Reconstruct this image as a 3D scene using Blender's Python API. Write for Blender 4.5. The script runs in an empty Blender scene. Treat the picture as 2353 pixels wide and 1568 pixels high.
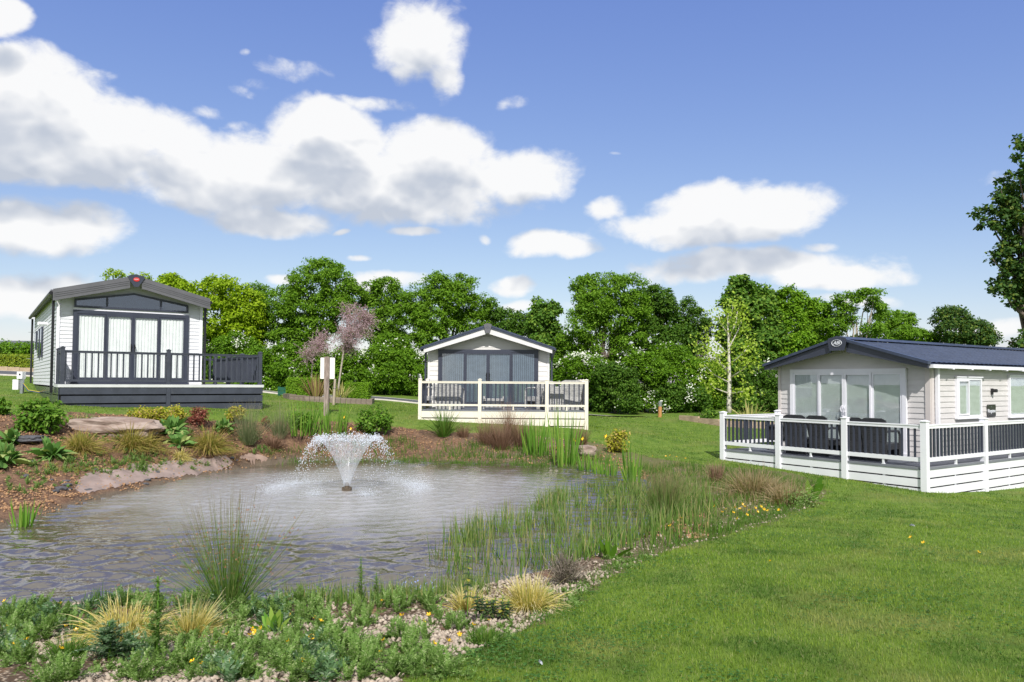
import bpy, math, random
import numpy as np
from mathutils import Vector, Matrix
random.seed(7)
rng = np.random.default_rng(11)
SC = bpy.context.scene
COL = SC.collection

# ------------------------------------------------------------------ camera
CAM_H = 1.65
PITCH, ROLL = math.radians(2.0), math.radians(-0.34)
LENS = 27.0
W0, H0 = 2353.0, 1568.0                    # units of the pixel measurements taken from the photograph
FPX = LENS / 36.0 * W0
SHIFT_Y = 0.0138
cam_d = bpy.data.cameras.new('camera')
cam = bpy.data.objects.new('camera', cam_d)
COL.objects.link(cam)
cam_d.lens = LENS; cam_d.sensor_width = 36; cam_d.shift_y = SHIFT_Y
cam_d.clip_start = 0.05; cam_d.clip_end = 4000
R = Matrix.Rotation(math.radians(90) + PITCH, 3, 'X') @ Matrix.Rotation(-ROLL, 3, 'Z')
cam.matrix_world = Matrix.Translation((0, 0, CAM_H)) @ R.to_4x4()
SC.camera = cam
Rn = np.array(R)

def ray(px, py):
    """direction through a measured point of the photograph"""
    v = Rn @ np.array([(px - W0 / 2) / FPX, (H0 / 2 - py) / FPX + SHIFT_Y * W0 / FPX, -1.0])
    return v / v[1]

def at(px, py, d):
    v = ray(px, py)
    return Vector((v[0] * d, d, CAM_H + v[2] * d))

# ------------------------------------------------------------------ world, sun
SUN_EL = math.radians(44)
SUN_DIR = Vector((0.10, -1.0, 0)).normalized()          # horizontal direction towards the sun
sun_vec = Vector((SUN_DIR.x * math.cos(SUN_EL), SUN_DIR.y * math.cos(SUN_EL), math.sin(SUN_EL)))
sd = bpy.data.lights.new('sun', 'SUN'); sd.energy = 4.6; sd.angle = math.radians(0.5); sd.color = (1.0, 0.965, 0.91)
so = bpy.data.objects.new('sun', sd); COL.objects.link(so)
so.rotation_euler = (-sun_vec).to_track_quat('-Z', 'Y').to_euler(); so.location = (0, -20, 30)
SC.view_settings.view_transform = 'Standard'; SC.view_settings.look = 'None'
SC.view_settings.exposure = 0.20; SC.view_settings.gamma = 1.0; SC.view_settings.use_curve_mapping = False
SC.cycles.max_bounces = 8; SC.cycles.transparent_max_bounces = 16; SC.cycles.diffuse_bounces = 3
SC.cycles.glossy_bounces = 3; SC.cycles.caustics_reflective = False; SC.cycles.caustics_refractive = False

world = bpy.data.worlds.new('World'); SC.world = world; world.use_nodes = True
world.cycles.sampling_method = 'MANUAL'; world.cycles.sample_map_resolution = 512

class NT:
    """small node-tree writer"""
    def __init__(s, tree): s.t = tree; s.n = tree.nodes; s.l = tree.links
    def node(s, kind, props=None, **inp):
        n = s.n.new(kind)
        for k, v in (props or {}).items(): setattr(n, k, v)
        for k, v in inp.items():
            key = int(k[1:]) if k[0] == 'i' and k[1:].isdigit() else k.replace('_', ' ')
            s.set(n, key, v)
        return n
    def set(s, n, key, v):
        i = n.inputs[key]
        if hasattr(v, 'is_output') or isinstance(v, bpy.types.NodeSocket): s.l.new(v, i)
        elif isinstance(v, bpy.types.Node): s.l.new(v.outputs[0], i)
        else:
            if isinstance(v, (tuple, list)) and len(v) == 3 and i.type == 'RGBA': v = (*v, 1)
            i.default_value = v
    def math(s, op, a, b=None, c=None, clamp=False):
        n = s.n.new('ShaderNodeMath'); n.operation = op; n.use_clamp = clamp
        for k, v in enumerate((a, b, c)):
            if v is not None: s.set(n, k, v)
        return n.outputs[0]
    def vm(s, op, a, b=None, c=None):
        n = s.n.new('ShaderNodeVectorMath'); n.operation = op
        for k, v in enumerate((a, b, c)):
            if v is not None: s.set(n, k, v)
        return n.outputs['Value'] if op in ('DOT_PRODUCT', 'LENGTH', 'DISTANCE') else n.outputs[0]
    def mix(s, f, a, b, blend='MIX'):
        n = s.n.new('ShaderNodeMix'); n.data_type = 'RGBA'; n.blend_type = blend
        s.set(n, 0, f); s.set(n, 6, a); s.set(n, 7, b); return n.outputs[2]
    def noise(s, vec, scale, detail=3, rough=0.55, dist=0.0):
        n = s.n.new('ShaderNodeTexNoise')
        if vec is not None: s.set(n, 'Vector', vec)
        s.set(n, 'Scale', scale); s.set(n, 'Detail', detail); s.set(n, 'Roughness', rough); s.set(n, 'Distortion', dist)
        return n.outputs
    def ss(s, v, lo, hi, a=0.0, b=1.0, kind='SMOOTHSTEP'):
        n = s.n.new('ShaderNodeMapRange'); n.interpolation_type = kind
        for k, x in enumerate((v, lo, hi, a, b)): s.set(n, k, x)
        return n.outputs[0]

w = NT(world.node_tree); world.node_tree.nodes.clear()
sky = w.node('ShaderNodeTexSky', dict(sky_type='NISHITA', sun_disc=False, sun_elevation=SUN_EL,
             sun_rotation=math.atan2(SUN_DIR.x, SUN_DIR.y), altitude=60, air_density=1.0, dust_density=0.6, ozone_density=2.2))
tc = w.node('ShaderNodeTexCoord')
sep = w.node('ShaderNodeSeparateXYZ', None, i0=tc.outputs['Generated'])
az = w.math('ARCTAN2', sep.outputs[0], sep.outputs[1])
el = w.math('ARCSINE', sep.outputs[2])
co = w.node('ShaderNodeCombineXYZ', None, i0=az, i1=el, i2=0.0).outputs[0]
# cumulus clouds: (x, y, half width, half height, weight) measured in the photograph, kept as azimuth and elevation
CLOUDS = [(90,225,180,82,1),(290,290,95,52,1),(40,310,150,90,1),(190,330,230,75,1),(400,340,90,60,1),(170,395,200,45,.9),
 (745,330,130,85,1),(1000,350,150,75,1),(1180,410,150,75,1),(880,440,330,90,1),(600,400,150,80,1),(450,420,190,65,1),
 (640,505,190,40,.75),(960,95,110,100,.8),(1015,180,55,60,.7),(660,160,120,40,.22),(590,190,60,26,.12),(550,112,24,15,.2),
 (560,215,50,26,.12),(500,275,56,20,.3),(555,298,40,24,.25),(850,235,120,26,.4),(80,510,150,48,1),
 (1700,485,210,60,1),(1560,535,190,42,1),(1290,567,130,30,.9),(1400,485,60,34,.65),(1720,615,290,42,.8),(1900,635,140,34,.9),
 (70,655,160,50,.8),(890,648,110,24,.8),(1170,656,60,26,.8),(1190,238,56,24,.18),(1265,295,34,20,.05),(950,545,70,14,.8),
 (795,543,24,9,.7),(1108,555,26,12,.5),(845,600,44,9,.6),(0,20,60,44,.9),(0,128,24,26,.8),(1885,565,60,18,.6),(1180,700,70,18,.6),
 (660,635,50,16,.5),(1350,700,90,20,.5),(2280,740,130,26,.4),(2290,420,60,30,.3),(1405,345,26,9,.22),(1950,690,110,20,.5)]
def field(coord, dirv, detail):
    d1 = w.noise(coord, 5.0, 2, 0.5)[1]
    wob = w.vm('MULTIPLY', w.vm('SUBTRACT', d1, (0.5, 0.5, 0.5)), (0.085, 0.06, 0.0))
    cc = w.vm('ADD', coord, wob)
    acc = None
    for (cx, cy, rx, ry, wt) in CLOUDS:
        v = Vector(ray(cx, cy)).normalized()
        a, e = math.atan2(v.x, v.y), math.asin(v.z)
        sx = FPX / rx / 1.08; sy = FPX / ry / 1.08
        q = w.vm('MULTIPLY_ADD', cc, (sx, sy, 0.0), (-a * sx, -e * sy, 0.0))
        r2 = w.vm('DOT_PRODUCT', q, q)
        g = w.math('MULTIPLY_ADD', r2, -1.0, wt)
        acc = g if acc is None else w.math('SMOOTH_MAX', acc, g, 0.25)
    # the sky outside the photograph carries the same kind of broken cumulus
    far = w.noise(dirv, 3.1, 3, 0.5)[0]
    out = w.math('MAXIMUM', w.ss(w.math('ABSOLUTE', az), 0.68, 0.95), w.ss(el, 0.49, 0.62))
    g = w.math('ADD', w.math('MULTIPLY', w.math('SUBTRACT', far, 0.36), 7.0), w.math('MULTIPLY', w.math('SUBTRACT', out, 1.0), 6.0))
    acc = w.math('MAXIMUM', w.math('MAXIMUM', acc, g), -2.0)
    n = w.noise(w.vm('MULTIPLY', coord, (1.0, 1.35, 1.0)), 7.0, detail, 0.6, 0.15)[0]
    nf = w.noise(w.vm('ADD', w.vm('MULTIPLY', coord, (1.0, 1.5, 1.0)), (3.1, 1.7, 0.0)), 27.0, detail - 2, 0.62, 0.4)[0]
    n = w.math('ADD', w.math('MULTIPLY', n, 0.65), w.math('MULTIPLY', nf, 0.35))
    vo = w.node('ShaderNodeTexVoronoi', dict(feature='F1', normalize=True), Vector=w.vm('ADD', w.vm('MULTIPLY', cc, (1.0, 1.2, 1.0)), w.vm('MULTIPLY', w.noise(coord, 30.0, 2, 0.5)[1], (0.012, 0.012, 0.0))), Scale=13.0, Detail=2.0, Roughness=0.55, Lacunarity=2.4)
    acc = w.math('ADD', acc, w.math('MULTIPLY', w.math('SUBTRACT', 0.33, vo.outputs['Distance']), 1.5))
    return w.math('ADD', acc, w.math('MULTIPLY', w.math('SUBTRACT', n, 0.50), 2.5))
F0 = field(co, tc.outputs['Generated'], 9)
up = w.vm('ADD', co, (0.004, 0.046, 0.0))
F1 = field(up, tc.outputs['Generated'], 3)
dens = w.ss(F0, -0.08, 0.62)
lit = w.math('ADD', w.ss(F1, 0.15, 1.25, 0.92, 0.0), w.math('MINIMUM', w.math('MAXIMUM', w.math('MULTIPLY', w.math('SUBTRACT', F0, F1), 0.28), -0.22), 0.3))               # sun reaches the tops and rims, the undersides stay grey
soft = w.noise(w.vm('MULTIPLY', co, (1.0, 1.6, 1.0)), 7.0, 5, 0.55)[0]
lit = w.math('ADD', lit, w.math('MULTIPLY', w.math('SUBTRACT', soft, 0.44), 0.6), clamp=True)
CL_LIT, CL_SHD = (1.0, 1.0, 1.0), (0.57, 0.62, 0.71)
ccol = w.mix(lit, CL_SHD, CL_LIT)
SKY_STR = 0.15
sc_ = w.node('ShaderNodeSeparateColor', None, i0=sky.outputs[0])
skc = w.node('ShaderNodeCombineColor', None, i0=w.math('MULTIPLY', w.math('POWER', sc_.outputs[0], 0.95), 0.85), i1=w.math('MULTIPLY', w.math('POWER', sc_.outputs[1], 0.87), 0.90), i2=w.math('MULTIPLY', w.math('POWER', sc_.outputs[2], 0.45), 2.16)).outputs[0]
bg_s = w.node('ShaderNodeBackground', None, Color=skc, Strength=SKY_STR)
bg_c = w.node('ShaderNodeBackground', None, Color=ccol, Strength=0.85)
mx = w.node('ShaderNodeMixShader', None, i0=w.math('MULTIPLY', dens, 0.97), i1=bg_s.outputs[0], i2=bg_c.outputs[0])
wo = w.node('ShaderNodeOutputWorld', None, Surface=mx.outputs[0])

# ------------------------------------------------------------------ helpers: objects
def tagit(o, label=None, cat=None, group=None, kind=None):
    if label: o['label'] = label
    if cat: o['category'] = cat
    if group: o['group'] = group
    if kind: o['kind'] = kind
    return o
def thing(name, label, cat, loc=(0, 0, 0), rz=0.0, group=None):
    o = bpy.data.objects.new(name, None); COL.objects.link(o)
    o.location = loc; o.rotation_euler = (0, 0, rz); o.empty_display_size = 0.2
    return tagit(o, label, cat, group)
def link(name, me, parent=None, loc=(0, 0, 0), rz=0.0, scale=None):
    o = bpy.data.objects.new(name, me); COL.objects.link(o)
    o.parent = parent; o.location = loc; o.rotation_euler = (0, 0, rz)
    if scale: o.scale = scale
    return o
def copy_tree(o, parent=None):
    c = o.copy(); COL.objects.link(c); c.parent = parent
    for ch in [x for x in SC.objects if x.parent == o]: copy_tree(ch, c)
    return c

class MB:
    def __init__(s): s.v = []; s.f = []
    def box(s, x0, x1, y0, y1, z0, z1):
        b = len(s.v)
        s.v += [(x0,y0,z0),(x1,y0,z0),(x1,y1,z0),(x0,y1,z0),(x0,y0,z1),(x1,y0,z1),(x1,y1,z1),(x0,y1,z1)]
        s.f += [[b+i for i in q] for q in ((0,3,2,1),(4,5,6,7),(0,1,5,4),(1,2,6,5),(2,3,7,6),(3,0,4,7))]
        return s
    def prism_y(s, poly, y0, y1):           # poly of (x, z), extruded along y
        b = len(s.v); n = len(poly)
        s.v += [(x, y0, z) for x, z in poly] + [(x, y1, z) for x, z in poly]
        s.f += [[b + i for i in range(n)], [b + n + i for i in reversed(range(n))]]
        s.f += [[b + i, b + n + i, b + n + (i + 1) % n, b + (i + 1) % n] for i in range(n)]
        return s
    def prism_x(s, poly, x0, x1):           # poly of (y, z)
        b = len(s.v); n = len(poly)
        s.v += [(x0, y, z) for y, z in poly] + [(x1, y, z) for y, z in poly]
        s.f += [[b + i for i in reversed(range(n))], [b + n + i for i in range(n)]]
        s.f += [[b + i, b + (i + 1) % n, b + n + (i + 1) % n, b + n + i] for i in range(n)]
        return s
    def prism_z(s, poly, z0, z1):
        b = len(s.v); n = len(poly)
        s.v += [(x, y, z0) for x, y in poly] + [(x, y, z1) for x, y in poly]
        s.f += [[b + i for i in reversed(range(n))], [b + n + i for i in range(n)]]
        s.f += [[b + i, b + (i + 1) % n, b + n + (i + 1) % n, b + n + i] for i in range(n)]
        return s
    def tube(s, pts, rad, n=8, caps=True):
        pts = [Vector(p) for p in pts]; rad = rad if isinstance(rad, (list, tuple)) else [rad] * len(pts)
        b = len(s.v); up0 = None
        for i, p in enumerate(pts):
            d = (pts[min(i + 1, len(pts) - 1)] - pts[max(i - 1, 0)]).normalized()
            a = d.cross(Vector((0, 0, 1)) if abs(d.z) < .95 else Vector((1, 0, 0))).normalized()
            if up0 is not None and a.dot(up0) < 0: a = -a
            up0 = a; c = d.cross(a)
            for k in range(n):
                t = 2 * math.pi * k / n
                s.v.append(tuple(p + (a * math.cos(t) + c * math.sin(t)) * rad[i]))
        for i in range(len(pts) - 1):
            for k in range(n):
                s.f.append([b + i*n + k, b + i*n + (k+1) % n, b + (i+1)*n + (k+1) % n, b + (i+1)*n + k])
        if caps:
            s.f.append([b + k for k in reversed(range(n))]); s.f.append([b + (len(pts)-1)*n + k for k in range(n)])
        return s
    def lathe(s, prof, n=24, c=(0, 0, 0)):
        b = len(s.v)
        for r, z in prof:
            for k in range(n):
                t = 2 * math.pi * k / n
                s.v.append((c[0] + r * math.cos(t), c[1] + r * math.sin(t), c[2] + z))
        for i in range(len(prof) - 1):
            for k in range(n):
                s.f.append([b + i*n + k, b + i*n + (k+1) % n, b + (i+1)*n + (k+1) % n, b + (i+1)*n + k])
        s.f.append([b + k for k in reversed(range(n))]); s.f.append([b + (len(prof)-1)*n + k for k in range(n)])
        return s
    def mesh(s, name, mat, smooth=False):
        me = bpy.data.meshes.new(name); me.from_pydata(s.v, [], s.f)
        if mat: me.materials.append(mat)
        if smooth: me.shade_smooth()
        me.update(); return me
    def build(s, name, mat, parent=None, loc=(0, 0, 0), rz=0.0, smooth=False):
        return link(name, s.mesh(name, mat, smooth), parent, loc, rz)

def np_mesh(name, V, F, mat, smooth=False, attr=None):
    """V (n,3), F (m,k) with k = 3 or 4"""
    V = np.ascontiguousarray(V, dtype=np.float32); F = np.ascontiguousarray(F, dtype=np.int32)
    me = bpy.data.meshes.new(name); m, k = F.shape
    me.vertices.add(len(V)); me.vertices.foreach_set('co', V.ravel())
    me.loops.add(m * k); me.loops.foreach_set('vertex_index', F.ravel())
    me.polygons.add(m); me.polygons.foreach_set('loop_start', np.arange(0, m * k, k, dtype=np.int32))
    try: me.polygons.foreach_set('loop_total', np.full(m, k, dtype=np.int32))
    except Exception: pass
    if attr:
        for an, av in attr.items():
            a = me.attributes.new(an, 'FLOAT', 'POINT'); a.data.foreach_set('value', np.ascontiguousarray(av, dtype=np.float32))
    if isinstance(mat, (list, tuple)):
        for m_ in mat: me.materials.append(m_)
    elif mat: me.materials.append(mat)
    me.update(calc_edges=True)
    if smooth: me.shade_smooth()
    return me

# ------------------------------------------------------------------ materials
def mat_new(name):
    m = bpy.data.materials.new(name); m.use_nodes = True; m.node_tree.nodes.clear(); return m, NT(m.node_tree)
def out(t, surf, disp=None):
    t.node('ShaderNodeOutputMaterial', None, Surface=surf.outputs[0] if isinstance(surf, bpy.types.Node) else surf)
def mat_plain(name, col, rough=0.5, var=0.06, vscale=3.0, bump=0.0, bscale=40.0, metallic=0.0, dirt=None, spec=0.5, stretch=(1, 1, 1)):
    m, t = mat_new(name)
    g = t.node('ShaderNodeNewGeometry').outputs['Position']
    v = t.vm('MULTIPLY', g, stretch)
    n = t.noise(v, vscale, 4)[0]
    c2 = tuple(max(0, x * (1 - var * 2.2)) for x in col); c1 = tuple(min(1, x * (1 + var)) for x in col)
    c = t.mix(t.ss(n, 0.3, 0.7), c2, c1)
    if dirt:
        n2 = t.noise(v, vscale * 5, 5, 0.65)[0]
        c = t.mix(t.math('MULTIPLY', t.ss(n2, 0.52, 0.75), dirt[1]), c, dirt[0])
    p = t.node('ShaderNodeBsdfPrincipled', None, Base_Color=c, Roughness=rough, Metallic=metallic)
    p.inputs['Specular IOR Level'].default_value = spec
    if bump:
        b = t.node('ShaderNodeBump', None, Strength=bump, Distance=0.01, Height=t.noise(v, bscale, 4)[0])
        t.set(p, 'Normal', b.outputs[0])
    out(t, p); return m
def mat_leaf(name, c1, c2, c3=None, trans=0.3, rough=0.55, tip=None, tiprange=(0.5, 1.0), patch=0.0, pscale=0.6):
    """leaf: colour differs from leaf to leaf; tip = colour towards the end of a blade"""
    m, t = mat_new(name)
    g = t.node('ShaderNodeNewGeometry')
    rr = g.outputs['Random Per Island']
    c = t.mix(rr, c1, c2)
    if c3: c = t.mix(t.ss(t.math('FRACT', t.math('MULTIPLY', rr, 7.31)), 0.72, 0.9), c, c3)
    if patch:
        n = t.noise(g.outputs['Position'], pscale, 3)[0]
        c = t.mix(t.math('MULTIPLY', t.ss(n, 0.35, 0.65), patch), c, tuple(x * 1.0 for x in c2))
    if tip:
        a = t.node('ShaderNodeAttribute', dict(attribute_name='t')).outputs['Fac']
        c = t.mix(t.ss(a, tiprange[0], tiprange[1]), c, tip)
    p = t.node('ShaderNodeBsdfPrincipled', None, Base_Color=c, Roughness=rough)
    p.inputs['Specular IOR Level'].default_value = 0.16
    tr = t.node('ShaderNodeBsdfTranslucent', None, Color=t.mix(1.0, c, (1.0, 1.15, 0.45), 'MULTIPLY'))
    mxx = t.node('ShaderNodeMixShader', None, i0=trans, i1=p.outputs[0], i2=tr.outputs[0])
    out(t, mxx); return m
def mat_wood(name, c1, c2, scale=6.0, rough=0.75, axis='Z'):
    m, t = mat_new(name)
    g = t.node('ShaderNodeTexCoord').outputs['Object']
    st = {'Z': (6, 6, 0.6), 'X': (0.6, 6, 6), 'Y': (6, 0.6, 6)}[axis]
    v = t.vm('MULTIPLY', g, st)
    n = t.noise(v, scale, 6, 0.6, 0.5)[0]; n2 = t.noise(g, 2.2, 3)[0]
    c = t.mix(t.ss(n, 0.3, 0.7), c1, c2); c = t.mix(t.math('MULTIPLY', t.ss(n2, .5, .75), .5), c, tuple(x * .55 for x in c1))
    b = t.node('ShaderNodeBump', None, Strength=0.5, Distance=0.008, Height=n)
    p = t.node('ShaderNodeBsdfPrincipled', None, Base_Color=c, Roughness=rough, Normal=b.outputs[0])
    out(t, p); return m
def mat_glass(name, tint=(1, 1, 1), refl=1.0, dark=0.0, wob=0.02):
    """window pane: mirrors the sky, lets the curtain or blind behind it show"""
    m, t = mat_new(name)
    g = t.node('ShaderNodeTexCoord').outputs['Object']
    b = t.node('ShaderNodeBump', None, Strength=wob, Distance=0.05, Height=t.noise(g, 1.6, 2)[0])
    lw = t.node('ShaderNodeLayerWeight', None, Blend=0.5)
    gl = t.node('ShaderNodeBsdfGlossy', None, Color=(0.95, 0.97, 1.0), Roughness=0.015, Normal=b.outputs[0])
    tp = t.node('ShaderNodeBsdfTransparent', None, Color=tint)
    f = t.math('MULTIPLY_ADD', t.math('POWER', lw.outputs[1], 3.0), 0.8, 0.055 * refl * 2, clamp=True)
    mxx = t.node('ShaderNodeMixShader', None, i0=f, i1=tp.outputs[0], i2=gl.outputs[0])
    out(t, mxx); return m
M = {}
M['white_pvc'] = mat_plain('white_pvc', (0.80, 0.80, 0.85), 0.42, 0.02, 2.0, dirt=((0.62, 0.60, 0.54), 0.10))
M['cream_pvc'] = mat_plain('cream_pvc', (0.76, 0.71, 0.61), 0.45, 0.02, 2.0, dirt=((0.58, 0.55, 0.45), 0.12))
M['anthracite'] = mat_plain('anthracite', (0.050, 0.056, 0.078), 0.40, 0.08, 3.0, bump=0.06, bscale=90, dirt=((0.12, 0.12, 0.13), 0.25))
M['anthracite_gloss'] = mat_plain('anthracite_gloss', (0.045, 0.052, 0.075), 0.22, 0.06, 3.0)
M['frame_navy'] = mat_plain('frame_navy', (0.042, 0.048, 0.072), 0.35, 0.05, 3.0)
M['roof_navy'] = mat_plain('roof_navy', (0.042, 0.056, 0.098), 0.42, 0.10, 4.0, dirt=((0.09, 0.11, 0.15), 0.35))
M['fascia_grey'] = mat_plain('fascia_grey', (0.115, 0.115, 0.128), 0.5, 0.05, 3.0)
M['fascia_white'] = mat_plain('fascia_white', (0.66, 0.65, 0.65), 0.5, 0.03, 3.0, bump=0.1, bscale=60, stretch=(.3, 1, 3))
M['siding_white'] = mat_plain('siding_white', (0.70, 0.71, 0.75), 0.45, 0.025, 2.5, bump=0.05, bscale=60, dirt=((0.55, 0.56, 0.52), 0.10), stretch=(1, 1, 4))
M['siding_ivory'] = mat_plain('siding_ivory', (0.67, 0.65, 0.63), 0.5, 0.03, 2.5, bump=0.08, bscale=60, dirt=((0.52, 0.50, 0.44), 0.12), stretch=(1, 1, 5))
M['siding_beige'] = mat_plain('siding_beige', (0.60, 0.575, 0.565), 0.48, 0.03, 2.5, bump=0.06, bscale=60, dirt=((0.38, 0.35, 0.31), 0.12), stretch=(1, 1, 4))
M['corner_beige'] = mat_plain('corner_beige', (0.60, 0.55, 0.53), 0.45, 0.02)
M['deck_board'] = mat_plain('deck_board', (0.40, 0.41, 0.44), 0.55, 0.06, 4.0, dirt=((0.26, 0.26, 0.27), 0.3))
M['deck_grey'] = mat_plain('deck_grey', (0.11, 0.12, 0.15), 0.6, 0.08, 4.0, dirt=((0.2, 0.2, 0.2), 0.3))
M['deck_edge'] = mat_plain('deck_edge', (0.60, 0.61, 0.62), 0.5, 0.03)
M['edge_grey'] = mat_plain('edge_grey', (0.19, 0.20, 0.23), 0.5, 0.05)
M['dark_void'] = mat_plain('painted_void', (0.02, 0.02, 0.022), 0.9, 0.1)  # near-black colour standing in for unlit rooms and shaded gaps
M['black_metal'] = mat_plain('black_metal', (0.015, 0.015, 0.018), 0.35, 0.1)
M['curtain'] = mat_plain('curtain', (0.90, 0.90, 0.88), 0.8, 0.03, 5.0)
M['blind_white'] = mat_plain('blind_white', (0.74, 0.79, 0.77), 0.6, 0.03, 5.0)
M['blind_blue'] = mat_plain('blind_blue', (0.27, 0.30, 0.34), 0.7, 0.06, 6.0)
M['steel'] = mat_plain('steel', (0.5, 0.52, 0.55), 0.3, 0.05, metallic=0.8)
M['red_badge'] = mat_plain('red_badge', (0.62, 0.035, 0.03), 0.3, 0.05)
M['logo_white'] = mat_plain('logo_white', (0.75, 0.77, 0.82), 0.4, 0.01)
M['plaque'] = mat_plain('plaque', (0.035, 0.035, 0.04), 0.12, 0.1)
M['glass'] = mat_glass('window_glass', (0.985, 1.0, 1.0), .6)
M['glass_blue'] = mat_glass('window_glass_blue', (0.84, 0.88, 0.90), 0.8)
M['glass_dark'] = mat_glass('window_glass_dark', (0.6, 0.68, 0.75), 1.5, wob=0.08)
M['wood_grey'] = mat_wood('weathered_wood', (0.16, 0.12, 0.10), (0.36, 0.29, 0.25))
M['wood_stake'] = mat_wood('stake_wood', (0.30, 0.24, 0.18), (0.48, 0.40, 0.32))
M['wood_orange'] = mat_wood('treated_wood', (0.38, 0.17, 0.05), (0.52, 0.27, 0.10))
M['sleeper'] = mat_wood('sleeper_wood', (0.16, 0.125, 0.10), (0.30, 0.24, 0.20), axis='X')
M['sleeper_pale'] = mat_wood('sleeper_pale', (0.36, 0.26, 0.18), (0.52, 0.40, 0.29), axis='X')
M['asphalt'] = mat_plain('asphalt', (0.085, 0.088, 0.10), 0.85, 0.10, 1.5, bump=0.3, bscale=120, dirt=((0.13, 0.13, 0.13), 0.4))
M['kerb'] = mat_plain('kerb_concrete', (0.46, 0.43, 0.38), 0.8, 0.08, 4.0, bump=0.3, bscale=50)
M['green_paint'] = mat_plain('green_paint', (0.022, 0.11, 0.075), 0.4, 0.08)
M['sign_back'] = mat_plain('sign_back', (0.80, 0.77, 0.74), 0.45, 0.03, 3.0, dirt=((0.62, 0.42, 0.28), 0.25))
def mat_wicker(name, c1, c2):
    m, t = mat_new(name)
    g = t.node('ShaderNodeTexCoord').outputs['Object']
    br = t.node('ShaderNodeTexBrick', None, Color1=c1, Color2=c2, Mortar=tuple(x * .25 for x in c1), Scale=1.0)
    br.inputs['Brick Width'].default_value = .05; br.inputs['Row Height'].default_value = .022; br.inputs['Mortar Size'].default_value = .003
    s = t.node('ShaderNodeSeparateXYZ', None, i0=g)
    v = t.node('ShaderNodeCombineXYZ', None, i0=t.math('ADD', s.outputs[0], s.outputs[1]), i1=s.outputs[2], i2=0.0)
    t.set(br, 'Vector', v.outputs[0])
    bands = t.ss(t.noise(t.vm('MULTIPLY', g, (1.2, 1.2, 22)), 2.0, 3)[0], .4, .6)
    c = t.mix(bands, br.outputs[0], t.mix(0.5, br.outputs[0], c2))
    b = t.node('ShaderNodeBump', None, Strength=0.8, Distance=0.006, Height=t.math('SUBTRACT', 1.0, br.outputs[1]))
    p = t.node('ShaderNodeBsdfPrincipled', None, Base_Color=c, Roughness=0.5, Normal=b.outputs[0]); out(t, p); return m
M['wicker_dark'] = mat_wicker('wicker_dark', (0.018, 0.019, 0.024), (0.05, 0.052, 0.06))
M['wicker_pale'] = mat_wicker('wicker_pale', (0.34, 0.34, 0.34), (0.68, 0.67, 0.65))
def mat_rock(name, c1, c2, c3, scale=3.0, bump=1.0):
    m, t = mat_new(name)
    g = t.node('ShaderNodeTexCoord').outputs['Object']; gi = t.node('ShaderNodeNewGeometry').outputs['Random Per Island']
    n = t.noise(t.vm('MULTIPLY', g, (1, 1, 3)), scale, 7, 0.65)[0]; n2 = t.noise(g, scale * 5, 4)[0]
    c = t.mix(t.ss(n, .35, .65), c1, c2); c = t.mix(t.math('MULTIPLY', gi, .8), c, c3)
    b = t.node('ShaderNodeBump', None, Strength=bump, Distance=0.02, Height=t.math('ADD', n, t.math('MULTIPLY', n2, .4)))
    p = t.node('ShaderNodeBsdfPrincipled', None, Base_Color=c, Roughness=0.85, Normal=b.outputs[0]); out(t, p); return m
M['rock_brown'] = mat_rock('rock_brown', (0.20, 0.14, 0.115), (0.36, 0.29, 0.25), (0.28, 0.21, 0.17), 2.5)
M['rock_slate'] = mat_rock('rock_slate', (0.05, 0.052, 0.06), (0.13, 0.13, 0.14), (0.08, 0.08, 0.09), 8)
M['stone_cream'] = mat_rock('stone_cream', (0.38, 0.31, 0.24), (0.53, 0.45, 0.36), (0.23, 0.18, 0.14), 14, .4)
M['stone_tan'] = mat_rock('stone_tan', (0.34, 0.19, 0.09), (0.48, 0.30, 0.16), (0.20, 0.10, 0.055), 14, .4)
# ------------------------------------------------------------------ terrain
ZW = -0.45                                         # pond level; camera stands on ground at z = 0
def on_z(px, py, z):
    v = ray(px, py); k = (z - CAM_H) / v[2]
    return (v[0] * k, k)
SHORE = [on_z(px, py, ZW) for px, py in [(-300,1400),(0,1400),(200,1398),(400,1405),(650,1400),(850,1392),(1000,1378),(1150,1345),
  (1250,1310),(1330,1290),(1420,1262),(1500,1225),(1540,1180),(1530,1130),(1470,1095),(1380,1078),(1250,1068),(1100,1063),(950,1059),
  (800,1057),(700,1060),(640,1066),(540,1078),(430,1098),(330,1122),(230,1145),(120,1175),(40,1202),(-60,1228),(-250,1265),(-500,1335)]]
BED_PX = [(0,950,18),(150,945,18.3),(300,955,18.8),(450,960,19),(560,965,20),(650,962,21),(760,965,22),(860,970,22.5),(940,985,22.6),
  (1040,992,22.5),(1180,1000,22.3),(1350,1012,22),(1440,1035,21),(1560,1060,19),(1700,1075,17.5),(1830,1085,16.5),(1900,1120,14.5),
  (1890,1155,13),(1780,1200,11.2),(1640,1240,9.8),(1520,1270,9.0),(1420,1320,7.8),(1340,1360,7.0),(1280,1410,6.3),(1190,1455,5.6),
  (1080,1500,5),(900,1568,4.4)]
BED = [(at(*p).x, at(*p).y) for p in BED_PX] + [(-0.7, 3.4), (-6, 3.2), (-12, 8), (-13.5, 14)]
def zc(px, py, d): p = at(px, py, d); return (p.x, p.y, p.z)
CT = [zc(*p) for p in BED_PX] + [(x, y, ZW) for x, y in SHORE[::2]]
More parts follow.
